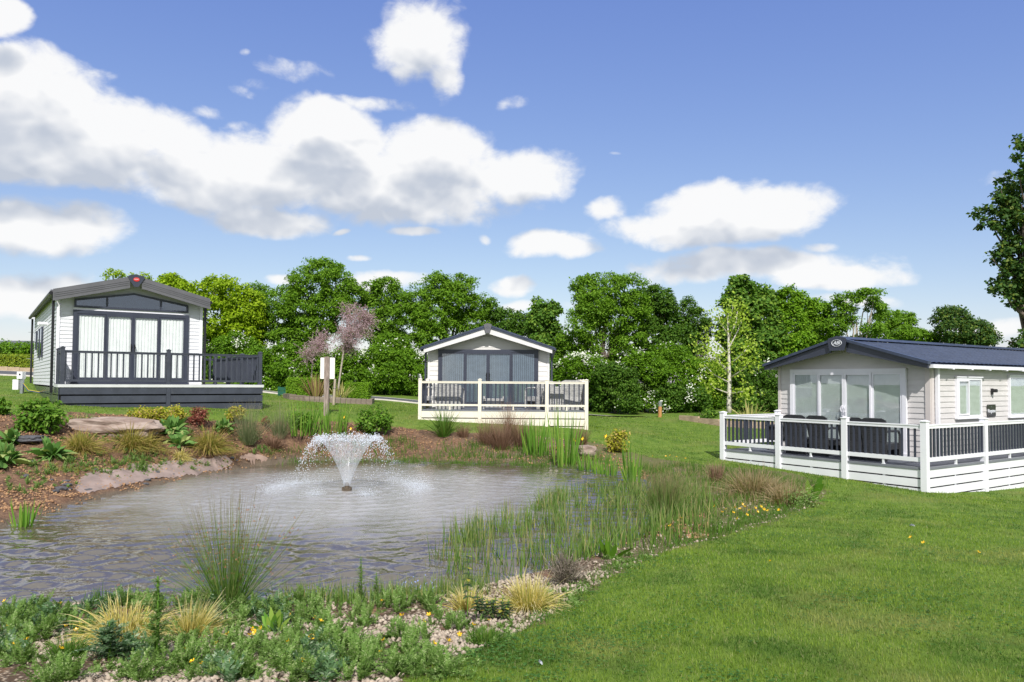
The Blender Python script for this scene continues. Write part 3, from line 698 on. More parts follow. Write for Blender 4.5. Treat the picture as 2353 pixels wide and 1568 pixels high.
# ---- grey and white caravan on the left
def caravan_left():
    a = Vector((.821, .57)).normalized(); rz = math.atan2(a.y, a.x); w, L = 3.96, 10.6
    zf = CAM_H - .14; H = 2.64; HR = 3.15                 # floor level, eave and ridge above it
    r = thing('caravan', 'white clad caravan with dark grey gable, gable window and white curtains', 'caravan', (-13.07, 22.0, zf), rz)
    r.location.z = zf
    top = lambda x: H + (HR - H) * (1 - abs(x - w/2) / (w/2)) - .02
    MB().prism_y([(0, -.05), (w, -.05), (w, H - .02), (w/2, HR - .02), (0, H - .02)], .002, L).build('wall', M['siding_white'], r)
    # door, gable window
    dx0, dx1, dz1 = .40, 3.55, 2.16
    glazed_doors(r, dx0, dx1, .06, dz1, -.02, M['frame_navy'], M['glass'], curtain_cover, 4, fw=.10)
    clad(r, w, -.02, HR, .112, M['siding_white'], top, [(dx0, dx1, .04, dz1), (.46, 3.5, 2.25, 2.45)])
    gz0, gz1, gz2 = 2.235, 2.47, 2.75; gx0, gx1, gm = .42, 3.53, w/2
    gt = lambda x: gz1 + (gz2 - gz1) * (1 - abs(x - gm) / (gm - gx0))
    fr = MB(); e = .055
    fr.prism_y([(gx0, gz0), (gx1, gz0), (gx1, gz0 + e), (gx0, gz0 + e)], -.085, -.02)
    for x0, x1 in ((gx0, gm), (gm, gx1)): fr.prism_y([(x0, gt(x0) - e), (x1, gt(x1) - e), (x1, gt(x1)), (x0, gt(x0))], -.085, -.0201)
    for x in (gx0, 1.24, 2.71, gx1 - e): fr.prism_y([(x, gz0 + e), (x + e, gz0 + e), (x + e, gt(x + e) - e), (x, gt(x) - e)], -.083, -.021)
    gw = fr.build('gable_window', M['frame_navy'], r)
    for x0, x1 in ((gx0 + e, 1.24), (1.24 + e, 2.71), (2.71 + e, gx1 - e)):
        pts = [(x0, gz0 + e), (x1, gz0 + e), (x1, gt(x1) - e)] + ([(gm, gt(gm) - e)] if x0 < gm < x1 else []) + [(x0, gt(x0) - e)]
        MB().prism_y(pts, -.055, -.051).build('pane', M['glass_dark'], gw)
        MB().prism_y(pts, -.03, -.025).build('painted_room_dark', M['dark_void'], gw)  # near-black sheet behind the pane stands in for the unlit room
    box_part('trim_strip', M['white_pvc'], r, gx0 - .02, gx1 + .02, -.05, -.02, 2.165, 2.23)
    for x in (0, w - .06): box_part('corner_trim', M['white_pvc'], r, x - .012, x + .072, -.034, .03, -.05, H - .03)
    # side cladding (left side seen obliquely)
    sroot = r
    z = -.05
    while z < H - .03:
        zz = min(z + .112, H - .02); m_ = MB()
        m_.v = [(-.018, .03, z), (-.018, L, z), (-.004, L, zz), (-.004, .03, zz), (0.001, .03, z), (0.001, L, z), (.001, L, zz), (.001, .03, zz)]
        m_.f = [[0, 3, 2, 1], [0, 1, 5, 4], [2, 3, 7, 6], [0, 4, 7, 3], [1, 2, 6, 5]]
        m_.build('plank', M['siding_white'], sroot); z = zz
    for yy, ww in ((5.3, .62), (6.6, .62), (8.4, .55)):
        wn = MB().box(-.07, -.02, yy, yy + ww, .9 if yy < 8 else 1.25, 1.95).build('side_window', M['frame_navy'], r)
        MB().box(-.075, -.071, yy + .06, yy + ww - .06, .97 if yy < 8 else 1.3, 1.88).build('pane', M['glass_dark'], wn)
    MB().box(-.10, -.02, 3.0, 3.1, 1.86, 1.94).tube([(-.06, 3.05, 1.9), (-.30, 2.95, 1.9)], .06, 10).build('flue', M['white_pvc'], r)
    # roof, fascia
    ov, so = .42, .12
    for s in (0, 1):
        X = lambda x: x if s == 0 else w - x
        sl = (HR - H) / (w/2)
        p = MB().prism_y([(X(-so), H - so*sl), (X(w/2), HR), (X(w/2), HR + .05), (X(-so), H - so*sl + .05)], -ov + .05, L + .1); p.build('roof', M['fascia_grey'], r)
        f = MB().prism_y([(X(-so - .02), H - so*sl - .25), (X(w/2 - .16), HR - .16*sl - .25), (X(w/2 - .16), HR - .16*sl + .09), (X(-so - .02), H - so*sl + .08)], -ov, -ov + .03)
        fo = f.build('fascia_board', M['fascia_grey'], r)
        for k in range(3):
            o_ = -.04 - k * .055
            MB().prism_y([(X(-so), H - so*sl + o_), (X(w/2 - .17), HR - .17*sl + o_), (X(w/2 - .17), HR - .17*sl + o_ + .018), (X(-so), H - so*sl + o_ + .018)], -ov - .010, -ov + .001).build('batten', M['anthracite'] if k == 9 else M['fascia_grey'], fo)
        g_ = MB().tube([(X(-so - .06), -ov + .1, H - so*sl - .03), (X(-so - .06), L, H - so*sl - .03)], .055, 8).build('gutter', M['black_metal'], r)
        MB().box(min(X(-.13), X(-.06)), max(X(-.13), X(-.06)), -.02, .05, -.25, H - .1).build('downpipe', M['black_metal'], r)
    MB().box(-.13, -.06, L - .12, L - .05, -.2, H - .1).build('downpipe', M['black_metal'], r)
    for i in range(32):
        y0 = -.2 + i * .34
        MB().prism_x([(y0, H - .02), (y0 + .30, H - .02), (y0 + .30, H + .035), (y0 + .22, H + .06), (y0 + .08, H + .06), (y0, H + .035)], -so - .055, -so + .12).build('roof_tile', M['fascia_grey'], r)
    bd = MB().prism_y([(w/2 - .21, HR + .075), (w/2 - .0, HR + .12), (w/2 + .21, HR + .075), (w/2 + .23, HR + .03), (w/2 + .06, HR - .25), (w/2 - .06, HR - .25), (w/2 - .23, HR + .03)], -ov - .035, -ov - .001).build('ridge_badge', M['frame_navy'], r)
    V = [(.085 * math.cos(t), .06 * math.sin(t)) for t in np.linspace(0, 2*math.pi, 22)[:-1]]
    MB().prism_y([(w/2 + x, HR - .03 + z) for x, z in V], -ov - .047, -ov - .036).build('red_oval', M['red_badge'], bd)
    pts = [(w/2 - .055 + .0055*i, -ov - .05, HR - .033 + .018 * math.sin(i * 1.25) + .006 * (i % 3)) for i in range(20)]
    MB().tube(pts, .0035, 5).build('script_mark', M['logo_white'], bd)
    # chassis skirt on the left side
    for i in range(3):
        for j in range(7):
            MB().box(-.02, .0, 1.2 + j * 1.3, 1.2 + (j+1) * 1.3 - .012, -.30 - i*.22, -.10 - i*.22).build('skirt_panel', M['anthracite_gloss'], r)
    box_part('axle_frame', M['dark_void'], r, .2, w - .2, .6, L - .1, -.9, -.052)
    box_part('rear_panel', M['anthracite_gloss'], r, .0, w, L - .03, L, -.9, -.052)
    # television aerial
    ax, ay = -.12, L - .1
    ar = MB().tube([(ax, ay, .6), (ax, ay, 2.05)], .014, 6).tube([(ax - .1, ay, 2.0), (ax + .55, ay, 2.06)], .01, 5)
    for k in range(7): ar.tube([(ax + k*.08, ay - .12, 2.0 + k*.008), (ax + k*.08, ay + .12, 2.0 + k*.008)], .005, 4)
    ar.tube([(ax - .14, ay, .95), (ax + .1, ay, .95)], .01, 5); ar.build('aerial', M['steel'], r)
    # deck
    d = thing('deck', 'dark grey raised deck with slatted railing in front of the white curtained caravan', 'deck', (-13.07, 22.0, zf), rz)
    y0 = -1.44; W = 5.45; AN = M['anthracite']
    deck_boards(d, .0, W, y0, -.06, M['deck_board']); deck_boards(d, w + .14, W, -.06, 4.2, M['deck_board'])
    box_part('edge_trim', M['deck_edge'], d, -.04, W + .04, y0 - .05, y0 - .002, -.075, .004)
    box_part('edge_trim', M['deck_edge'], d, -.045, -.003, y0 - .0, -.1, -.075, .004)
    for xs, xe in ((0.0, 2.68), (2.80, W)):
        z = -.08
        for i, h in enumerate((.19, .20, .20, .20, .20)):
            MB().box(xs + (0 if i == 0 else .04 if xs == 0 else 0), xe, y0 - (.03 if i == 0 else .018), y0 + .0, z - h, z).build('skirt_board', AN, d); z -= h + .042
    MB().box(2.685, 2.795, y0 - .034, y0 + .01, -1.2, -.08).build('skirt_batten', AN, d)
    MB().box(.02, W - .02, y0 + .05, y0 + .06, -1.2, -.08).build('skirt_gap_shade', M['dark_void'], d)  # near-black sheet added to paint the shade under the deck
    z = -.08
    for i in range(5):
        MB().box(-.03, -.01, y0, .9, z - .2, z).build('skirt_board', M['anthracite_gloss'], d)
        MB().box(W + .0, W + .02, y0, 4.2, z - .2, z).build('skirt_board', AN, d); z -= .222
    P = [(.06, y0 + .06), (2.74, y0 + .06), (W - .06, y0 + .06)]
    for x, y in P: post(d, x, y, .0, 1.03, AN, .105, base=.001)
    for x, y in ((.06, -.62), (.06, -.08), (W - .06, .6), (W - .06, 2.3), (W - .06, 4.1), (w + .25, 4.1)): post(d, x, y, .0, 1.03, AN, .105, base=.001)
    rail_run(d, P[0], P[1], 17, .08, .92, AN, AN, foot=.002); rail_run(d, P[1], P[2], 17, .08, .92, AN, AN, foot=.002)
    rail_run(d, P[0], (.06, -.62), 6, .08, .92, AN, AN); rail_run(d, (.06, -.62), (.06, -.08), 4, .08, .92, AN, AN)
    rail_run(d, P[2], (W - .06, .6), 14, .08, .92, AN, AN); rail_run(d, (W - .06, .6), (W - .06, 2.3), 14, .08, .92, AN, AN)
    rail_run(d, (W - .06, 2.3), (W - .06, 4.1), 14, .08, .92, AN, AN); rail_run(d, (w + .25, 4.1), (W - .06, 4.1), 8, .08, .92, AN, AN)
caravan_left()

# ---- caravan in the middle
def wicker_chair(name, label, cat, wd, dp, sh, bh, mat, loc, rz, arms=True, taper=.06, group=None, cush=None):
    r = thing(name, label, cat, loc, rz, group)
    MB().box(-wd/2 + .04, wd/2 - .04, -dp/2 + .03, dp/2, sh - .16, sh - .02).build('seat', mat, r)
    b = MB(); n = 8; V = []
    pr = [(0, -wd/2*.80), (.45*bh, -wd/2*.84), (.8*bh, -wd/2*.98), (.95*bh, -wd/2*.9), (bh, -wd/2*.6)]
    poly = [(x, z) for z, x in pr] + [(-x, z) for z, x in reversed(pr)]
    k = len(poly); y0, y1 = -dp/2, -dp/2 + .05
    lean = lambda z: -.14 * max(0, z - sh) 
    b.v = [(x, y0 + lean(z), z) for x, z in poly] + [(x, y1 + lean(z), z) for x, z in poly]
    b.f = [list(range(k)), [2*k - 1 - i for i in range(k)]] + [[i, k + i, k + (i+1) % k, (i+1) % k] for i in range(k)]
    b.build('backrest', mat, r)
    if arms:
        for s in (-1, 1):
            x = s * (wd/2 - .03)
            MB().tube([(x*.92, -dp/2 - .02, sh + .24), (x, -dp/2 + .15, sh + .27), (x, dp/2 - .08, sh + .25), (x, dp/2 - .01, sh + .17), (x, dp/2 - .02, .02)], .028, 8).build('armrest', mat, r)
    for s in (-1, 1):
        for yy in (dp/2 - .05, -dp/2 + .05):
            if yy > 0 and arms: continue
            MB().box(s*(wd/2 - .07) - .02, s*(wd/2 - .07) + .02, yy - .02, yy + .02, 0, sh - .16).build('leg', mat, r)
    MB().box(-wd/2 + .05, wd/2 - .05, dp/2 - .001, dp/2 + .02, .08, sh - .02).build('front_panel', mat, r)
    return r
def caravan_middle():
    rz = math.radians(-2.5); w, L, y0w = 4.17, 10.0, 26.5
    dkz = at(960, 941.5, 24).z; x0 = at(983.5, 880, y0w).x
    H, HR = 2.06, 2.70
    r = thing('caravan', 'ivory clad caravan with navy patio doors and white gable board, behind the cream deck', 'caravan', (x0, y0w, dkz), rz)
    top = lambda x: H + (HR - H) * (1 - abs(x - w/2) / (w/2)) - .02
    MB().prism_y([(0, -.05), (w, -.05), (w, H - .02), (w/2, HR - .02), (0, H - .02)], .002, L).build('wall', M['siding_ivory'], r)
    dx0, dx1, dz1 = .355, 3.80, 1.98
    glazed_doors(r, dx0, dx1, .05, dz1, -.02, M['frame_navy'], M['glass_blue'], vblind_cover, 4, fw=.09)
    clad(r, w, -.03, HR, .16, M['siding_ivory'], top, [(dx0, dx1, .04, dz1)])
    for x in (0, w - .05): box_part('corner_trim', M['fascia_white'], r, x - .012, x + .062, -.034, .03, -.05, H - .02)
    for s in (0, 1):
        z = -.05
        while z < H - .05:
            zz = z + .16; m_ = MB(); X = -.004 if s == 0 else w + .004; o_ = -.014 if s == 0 else .014
            m_.v = [(X + o_, .03, z), (X + o_, L, z), (X, L, zz), (X, .03, zz)]; m_.f = [[0, 3, 2, 1] if s == 0 else [0, 1, 2, 3]]
            m_.build('plank', M['siding_ivory'], r); z = zz
    ov, so, sl = .40, .13, (HR - H) / (w/2)
    for s in (0, 1):
        X = lambda x: x if s == 0 else w - x
        MB().prism_y([(X(-so), H - so*sl), (X(w/2), HR), (X(w/2), HR + .06), (X(-so), H - so*sl + .06)], -ov + .04, L + .1).build('roof', M['roof_navy'], r)
        MB().prism_y([(X(-so + .03), H - so*sl - .17), (X(w/2), HR - .185), (X(w/2), HR + .02), (X(-so + .03), H - so*sl + .03)], -ov, -ov + .03).build('fascia_board', M['fascia_white'], r)
        v = MB().prism_y([(X(-so - .07), H - so*sl - .06), (X(w/2 - .05), HR - .0), (X(w/2 - .05), HR + .115), (X(-so - .07), H - so*sl + .03)], -ov - .035, -ov + .06).build('verge_trim', M['roof_navy'], r)
        MB().prism_y([(X(-so - .06), H - so*sl - .012), (X(w/2 - .06), HR + .048), (X(w/2 - .06), HR + .062), (X(-so - .06), H - so*sl + .0)], -ov - .048, -ov - .036).build('bead', M['roof_navy'], v)
        MB().tube([(X(-so - .06), -ov + .1, H - so*sl - .04), (X(-so - .06), L, H - so*sl - .04)], .055, 8).build('gutter', M['frame_navy'], r)
        MB().box(min(X(-.12), X(-.055)), max(X(-.12), X(-.055)), -.03, .05, -.2, H - .1).build('downpipe', M['frame_navy'], r)
    b = MB().prism_y([(w/2 - .135, HR + .12), (w/2, HR + .16), (w/2 + .135, HR + .12), (w/2 + .125, HR + .05), (w/2 + .07, HR - .13), (w/2 + .06, HR - .17), (w/2 - .06, HR - .17), (w/2 - .07, HR - .13), (w/2 - .125, HR + .05)], -ov - .085, -ov - .05).build('ridge_badge', M['fascia_grey'], r)
    MB().tube([(w/2 - .06, -ov - .09, HR + .0), (w/2 + .005, -ov - .09, HR + .09), (w/2 + .07, -ov - .09, HR + .0), (w/2 - .03, -ov - .09, HR + .0), (w/2 + .005, -ov - .09, HR + .05)], .006, 5).build('triangle_mark', M['edge_grey'], b)
    MB().tube([(w/2 - .075, -ov - .09, HR + .0), (w/2 - .02, -ov - .09, HR + .08)], .005, 5).build('triangle_mark', M['edge_grey'], b)
    box_part('chassis_skirt', M['dark_void'], r, .05, w - .05, .05, L - .05, -.9, -.052)
    # deck
    C = M['cream_pvc']; d = thing('deck', 'cream veranda deck with navy balusters in front of the ivory caravan', 'deck', (x0, y0w, dkz), rz)
    yf = 24.0 - y0w; xl = at(966, 940, 24).x - x0 + .0; xr = at(1347, 940, 24).x - x0
    xl += .10; xr += .10
    px = [xl, at(1103.5, 940, 24).x - x0 + .10, at(1257, 940, 24).x - x0 + .10, xr]
    deck_boards(d, xl + .03, xr - .03, yf + .04, -.06, M['deck_grey']); deck_boards(d, w + .15, xr - .03, -.06, 5.0, M['deck_grey'])
    box_part('edge_trim', M['edge_grey'], d, xl + .05, xr - .05, yf - .02, yf + .035, -.035, .005)
    for x in px: post(d, x, yf, -1.0, .97, C, .105)
    for yy in (-.6 - .4,): post(d, xl, yy, -1.0, .97, C, .105)
    for yy in (-.6, 1.4, 3.2, 5.0): post(d, xr, yy, -1.2, .97, C, .105)
    for i in range(3): rail_run(d, (px[i], yf), (px[i+1], yf), (15, 15, 8)[i], .12, .88, C, M['frame_navy'], foot=-.0 + .002)
    rail_run(d, (xl, yf), (xl, -1.0), 10, .12, .88, C, M['frame_navy']); rail_run(d, (xl, -1.0), (xl, -.1), 6, .12, .88, C, M['frame_navy'])
    for q0, q1 in ((yf, -.6), (-.6, 1.4), (1.4, 3.2), (3.2, 5.0)): rail_run(d, (xr, q0), (xr, q1), 12, .12, .88, C, M['frame_navy'])
    rail_run(d, (w + .2, 5.0), (xr, 5.0), 7, .12, .88, C, M['frame_navy'])
    for i in range(3):
        z = -.04
        for k in range(5):
            MB().box(px[i] + .05, px[i+1] - .05, yf - .01, yf + .012, z - .20, z).build('skirt_board', C, d); z -= .232
    MB().box(xl + .06, xr - .06, yf + .06, yf + .07, -1.2, -.04).build('skirt_gap_shade', M['dark_void'], d)  # shade behind the skirt gaps, painted as a near-black sheet
    z = -.04
    for k in range(5):
        MB().box(xl - .01, xl + .01, yf + .05, -.1, z - .2, z).build('skirt_board', C, d); MB().box(xr - .01, xr + .01, yf + .05, 5.0, z - .2, z).build('skirt_board', C, d); z -= .218
    # furniture on the deck
    def pl(lx, ly): v = Vector((lx, ly)); v.rotate(Matrix.Rotation(rz, 2)); return (x0 + v.x, y0w + v.y, dkz)
    W = M['wicker_pale']
    wicker_chair('armchair', 'pale wicker high-back armchair at the deck corner by the cream post', 'armchair', .75, .7, .42, 1.12, W, pl(.3, -1.1), rz + math.radians(-75))
    wicker_chair('armchair', 'low pale wicker sofa seen from behind beside the high-back armchair', 'sofa', .9, .7, .40, .80, W, pl(.95, -1.6), rz)
    r2 = thing('stool', 'small pale wicker stool in front of the navy patio doors', 'stool', pl(2.40, -1.6), rz)
    MB().box(-.33, .33, -.22, .22, .06, .34).build('seat', W, r2)
    for sx in (-1, 1):
        MB().box(sx*.31 - .03, sx*.31 + .03, -.22, -.16, .0, .42).build('leg', W, r2)
    wicker_chair('armchair', 'pale wicker armchair at the right side of the patio doors', 'armchair', .72, .7, .42, .92, W, pl(3.85, -1.1), rz + math.radians(35))
    wicker_chair('armchair', 'pale wicker armchair pushed under the round glass table', 'armchair', .72, .7, .42, .72, W, pl(4.3, -1.7), rz)
    wicker_chair('armchair', 'pale wicker armchair nearest the right end post of the cream deck', 'armchair', .72, .7, .42, .95, W, pl(4.82, -1.5), rz + math.radians(10))
    tb = thing('table', 'round glass table with wicker rim between the pale armchairs', 'table', pl(4.55, -.75), rz)
    MB().lathe([(.5, .70), (.52, .715), (.5, .73)], 28).build('tabletop', W, tb); MB().tube([(0, 0, 0), (0, 0, .70)], [.22, .16], 12).build('leg', W, tb)
caravan_middle()

# ---- caravan on the right
def caravan_right():
    C0 = Vector((8.69, 16.2)); u = Vector((-3.04, 4.4)).normalized(); v = Vector((4.4, 3.04)).normalized()
    off = 2.4; w, L = 4.24, 12.0; W = 5.33
    o = C0 + v * off + u * W; a = -u; rz = math.atan2(a.y, a.x); zf = CAM_H - 1.755
    H, HR = 2.28, 2.88
    r = thing('caravan', 'beige clad caravan with navy tiled roof and white framed patio doors', 'caravan', (o.x, o.y, zf), rz)
    top = lambda x: H + (HR - H) * (1 - abs(x - w/2) / (w/2)) - .02
    MB().prism_y([(0, -.05), (w, -.05), (w, H - .02), (w/2, HR - .02), (0, H - .02)], .002, L).build('wall', M['siding_beige'], r)
    dx0, dx1, dz1 = .42, 3.70, 2.15; Wm = M['white_pvc']
    glazed_doors(r, dx0, dx1, .05, dz1, -.02, Wm, M['glass'], hblind_cover, 4, fw=.10, handle=Wm)
    clad(r, w, -.02, HR, .135, M['siding_beige'], top, [(dx0, dx1, .04, dz1)])
    box_part('corner_trim', M['corner_beige'], r, -.012, .07, -.034, .03, -.05, H - .02)
    box_part('corner_trim', M['corner_beige'], r, w - .10, w + .020, -.036, .0, -.05, H - .02); box_part('corner_trim', M['corner_beige'], r, w + .001, w + .034, .001, .13, -.05, H - .02)
    # right side: boards between the windows
    wins = [(1.17, 1.30, 1.00, .93), (4.05, 1.9, 1.10, .90), (7.6, 1.2, 1.1, .9)]        # y, width, height, sill
    z = -.02
    while z < H - .06:
        zz = min(z + .135, H - .03)
        cuts = [(yy, yy + ww) for yy, ww, hh, ss in wins if ss <= z + .02 and ss + hh >= zz - .02]
        ys, segs = .13, []
        for c0, c1 in cuts: segs.append((ys, c0 + .01)); ys = c1 - .01
        segs.append((ys, L))
        for s0, s1 in segs:
            m_ = MB(); m_.v = [(w + .022, s0, z), (w + .022, s1, z), (w + .006, s1, zz), (w + .006, s0, zz), (w, s0, z), (w, s1, z), (w, s1, zz), (w, s0, zz)]
            m_.f = [[0, 1, 2, 3], [0, 4, 5, 1], [2, 6, 7, 3], [0, 3, 7, 4], [1, 5, 6, 2]]; m_.build('plank', M['siding_beige'], r)
        z = zz
    for k, (yy, ww, hh, ss) in enumerate(wins):
        window(r, ((w + .012, yy, ss), math.pi/2), ww, hh, Wm, M['glass'], lambda o_, a_, b_, c_, d_, e_: hblind_cover(o_, a_, b_, c_, d_, e_, .03), split=.62 if k == 0 else None)
    # lamp, plaque
    lp = MB().box(w + .02, w + .06, 3.06, 3.13, 1.50, 1.66).build('wall_lamp', M['black_metal'], r); MB().tube([(w + .05, 3.1, 1.60), (w + .16, 3.1, 1.60)], .045, 12).build('lamp_head', M['black_metal'], lp)
    pq = MB(); pts = []
    for cx, cy, a0 in ((.21, .13, 0), (-.21, .13, 90), (-.21, -.13, 180), (.21, -.13, 270)):
        for k in range(4): t_ = math.radians(a0 + k * 30); pts.append((3.06 + cx + .03*math.cos(t_), 1.08 + cy + .03*math.sin(t_)))
    pq.prism_x(pts, w + .024, w + .036); pl_ = pq.build('name_plaque', M['plaque'], r)
    text_part('lettering', 'Kingston', .125, M['logo_white'], pl_, (w + .0385, 3.06, 1.07), (math.pi/2, 0, math.pi/2), .002)
    for cy, cz in ((2.86, 1.22), (3.26, 1.22), (2.86, .94), (3.26, .94), (3.06, 1.18)):
        MB().lathe([(.009, 0), (.009, .004)], 8).build('screw', M['steel'], pl_, (w + .037, cy, cz)).rotation_euler = (0, math.pi/2, 0)
    # roof: pressed tile sheets
    ov, so, sl = .42, .16, (HR - H) / (w/2)
    def tilesheet(s):
        Ls = math.hypot(w/2 + so, (HR - H) + so*sl); nr = 8; ny_ = int((L + ov) / .045); V = []; idx_ = []
        ys = np.linspace(-ov + .06, L + .1, ny_)
        prof = .017 * np.abs(np.sin(ys * math.pi / .24)) ** .7
        rows = []
        for k in range(nr):
            t0, t1 = k / nr, (k + 1) / nr
            rows += [(t0, .040), (t1 - .002, .018)]
        for tt, up_ in rows:
            x = -so + (w/2 + so) * tt; zz_ = H - so*sl + (HR - H + so*sl) * tt
            X = x if s == 0 else w - x
            for y_, p_ in zip(ys, prof): V.append((X, y_, zz_ + up_ + p_))
        F = []
        for i in range(len(rows) - 1):
            for j in range(ny_ - 1):
                q = (i*ny_ + j, (i+1)*ny_ + j, (i+1)*ny_ + j + 1, i*ny_ + j + 1)
                F.append(q if s == 1 else q[::-1])
        link('roof_sheet', np_mesh('roof_sheet', np.array(V), np.array(F), M['roof_navy']), r)
    for s in (0, 1):
        X = lambda x: x if s == 0 else w - x
        tilesheet(s)
        MB().prism_y([(X(-so), H - so*sl - .01), (X(w/2), HR - .01), (X(w/2), HR + .012), (X(-so), H - so*sl + .012)], -ov + .05, L + .1).build('roof', M['roof_navy'], r)
        xm = w/2 - .22
        MB().prism_y([(X(-so - .02), H - so*sl - .10), (X(xm), HR - .22*sl - .24), (X(xm), HR - .22*sl + .07), (X(-so - .02), H - so*sl + .05)], -ov, -ov + .04).build('fascia_board', M['frame_navy'], r)
        MB().prism_y([(X(-so - .04), H - so*sl + .0), (X(w/2), HR + .03), (X(w/2), HR + .10), (X(-so - .04), H - so*sl + .07)], -ov - .06, -ov + .09).build('verge_trim', M['roof_navy'], r)
        MB().box(min(X(-so - .09), X(-so + .01)), max(X(-so - .09), X(-so + .01)), -ov + .10, L, H - so*sl - .09, H - so*sl - .005).build('gutter', Wm, r)
    for yy in np.arange(.6, L, .95): MB().box(w + so - .02, w + so + .10, yy, yy + .07, H - so*sl - .115, H - so*sl - .092).build('gutter_bracket', Wm, r)
    MB().box(w + .035, w + .115, .16, .24, -.3, H - .02).build('downpipe', Wm, r)
    MB().prism_y([(w/2 - .13, HR + .045), (w/2, HR + .085), (w/2 + .13, HR + .045), (w/2, HR + .12)], -ov + .05, L + .1).build('ridge_cap', M['roof_navy'], r)
    b = MB().prism_y([(w/2 - .27, HR - .02), (w/2 - .25, HR + .06), (w/2, HR + .12), (w/2 + .25, HR + .06), (w/2 + .27, HR - .02), (w/2 + .21, HR - .26), (w/2 - .21, HR - .26)], -ov - .075, -ov - .061).build('ridge_badge', M['frame_navy'], r)
    ring_o, ring_i = [], []
    mb = MB(); n = 36
    for k in range(n):
        t_ = 2*math.pi*k/n
        for rr_, yy_ in ((1, -ov - .077), (1, -ov - .09), (.9, -ov - .09), (.9, -ov - .077)):
            mb.v.append((w/2 + .145*rr_*math.cos(t_), yy_, HR - .065 + .088*rr_*math.sin(t_)))
    for k in range(n):
        for j in range(4): mb.f.append([k*4 + j, k*4 + (j+1) % 4, ((k+1) % n)*4 + (j+1) % 4, ((k+1) % n)*4 + j])
    mb.build('logo_ring', M['logo_white'], b)
    text_part('lettering', 'ABI', .125, M['logo_white'], b, (w/2 - .005, -ov - .082, HR - .067), (math.pi/2, 0, 0), .004, .25)
    box_part('chassis_skirt', M['dark_void'], r, .05, w - .05, .05, L - .05, -.9, -.052)
    # deck
    d = thing('deck', 'white veranda deck with navy balusters wrapped round the beige caravan', 'deck', (o.x, o.y, zf), rz)
    yf = -off; yb = 9.0
    deck_boards(d, .03, W - .03, yf + .04, -.06, M['deck_grey']); deck_boards(d, w + .12, W - .03, -.06, yb, M['deck_grey'])
    box_part('edge_trim', M['edge_grey'], d, .05, W - .05, yf - .03, yf + .036, -.045, .005)
    box_part('edge_trim', M['edge_grey'], d, W - .035, W + .03, yf + .05, yb, -.045, .005)
    px = [0, W - 3.59, W - 1.807, W]; bb = M['frame_navy']
    for x in px: post(d, x, yf, -1.1, 1.0, Wm, .13)
    sp = [yf + 2.62, yf + 5.2, yf + 7.8, yf + 10.4]
    for y in sp: post(d, W, y, -1.2, 1.0, Wm, .13)
    post(d, 0, -.07, -1.0, 1.0, Wm, .13)
    for i in range(3): rail_run(d, (px[i], yf), (px[i+1], yf), 13, .12, .89, Wm, bb, bw=.036, bd=.036, bot_h=.09, top_h=.07, foot=.006)
    rail_run(d, (0, -.07), (0, yf), 15, .12, .89, Wm, bb, bw=.036, bd=.036, bot_h=.09, top_h=.07)
    ya = yf
    for y in sp: rail_run(d, (W, ya), (W, y), 17, .12, .89, Wm, bb, bw=.060, bd=.036, bot_h=.09, top_h=.07, foot=.006); ya = y
    for i in range(3):
        z = -.05
        for k in range(6):
            MB().box(px[i] + .062, px[i+1] - .062, yf - .016, yf + .008, z - .165, z).build('skirt_board', Wm, d); z -= .197
    ya = yf
    for y in sp:
        z = -.05
        for k in range(6): MB().box(W - .008, W + .016, ya + .062, y - .062, z - .165, z).build('skirt_board', Wm, d); z -= .197
        MB().box(W - .04, W - .03, ya + .1, y - .1, -1.2, -.06).build('skirt_gap_shade', M['dark_void'], d)  # added near-black sheet, stands in for shade below the side walkway
        MB().box(W - .029, W - .010, (ya+y)/2 - .03, (ya+y)/2 + .03, -1.2, -.06).build('skirt_stud', Wm, d); ya = y
    z = -.05
    for k in range(5): MB().box(-.012, .012, yf + .062, -.1, z - .2, z).build('skirt_board', Wm, d); z -= .222
    MB().box(.1, W - .1, yf + .05, yf + .06, -1.2, -.06).build('skirt_gap_shade', M['dark_void'], d)  # added near-black sheet, darkens the front gaps in place of real shade
    for i in range(3): MB().box((px[i]+px[i+1])/2 - .03, (px[i]+px[i+1])/2 + .03, yf + .012, yf + .045, -1.2, -.06).build('skirt_stud', Wm, d)
    def pl(lx, ly): q = Vector((lx, ly)); q.rotate(Matrix.Rotation(rz, 2)); return (o.x + q.x, o.y + q.y, zf)
    for k, (lx, lb) in enumerate(((1.86, 'dark wicker armchair beside the small dark table, back to the railing'), (2.53, 'second dark wicker armchair from the small dark table'),
                    (3.35, 'dark wicker armchair just right of the post in the middle of the front railing'), (3.92, 'dark wicker armchair nearest the corner post of the white deck'))):
        wicker_chair('armchair', lb, 'armchair', .62, .66, .42, .98, M['wicker_dark'], pl(lx, yf + .75 + .05 * (k % 2)), rz + math.radians((8, -4, 10, 5)[k]), group='dark wicker armchairs on the white deck')
    tb = thing('table', 'small dark wicker table at the left end of the white deck', 'table', pl(1.05, yf + 1.15), rz)
    MB().box(-.35, .35, -.3, .3, .62, .66).build('tabletop', M['wicker_dark'], tb); MB().box(-.30, .30, -.25, .25, .25, .62).build('apron', M['wicker_dark'], tb)
    for sx in (-1, 1):
        for sy in (-1, 1): MB().box(sx*.30 - .02, sx*.30 + .02, sy*.25 - .02, sy*.25 + .02, 0, .25).build('leg', M['wicker_dark'], tb)
    # concrete base slab peeping out below the skirt
    return rz, o
caravan_right()

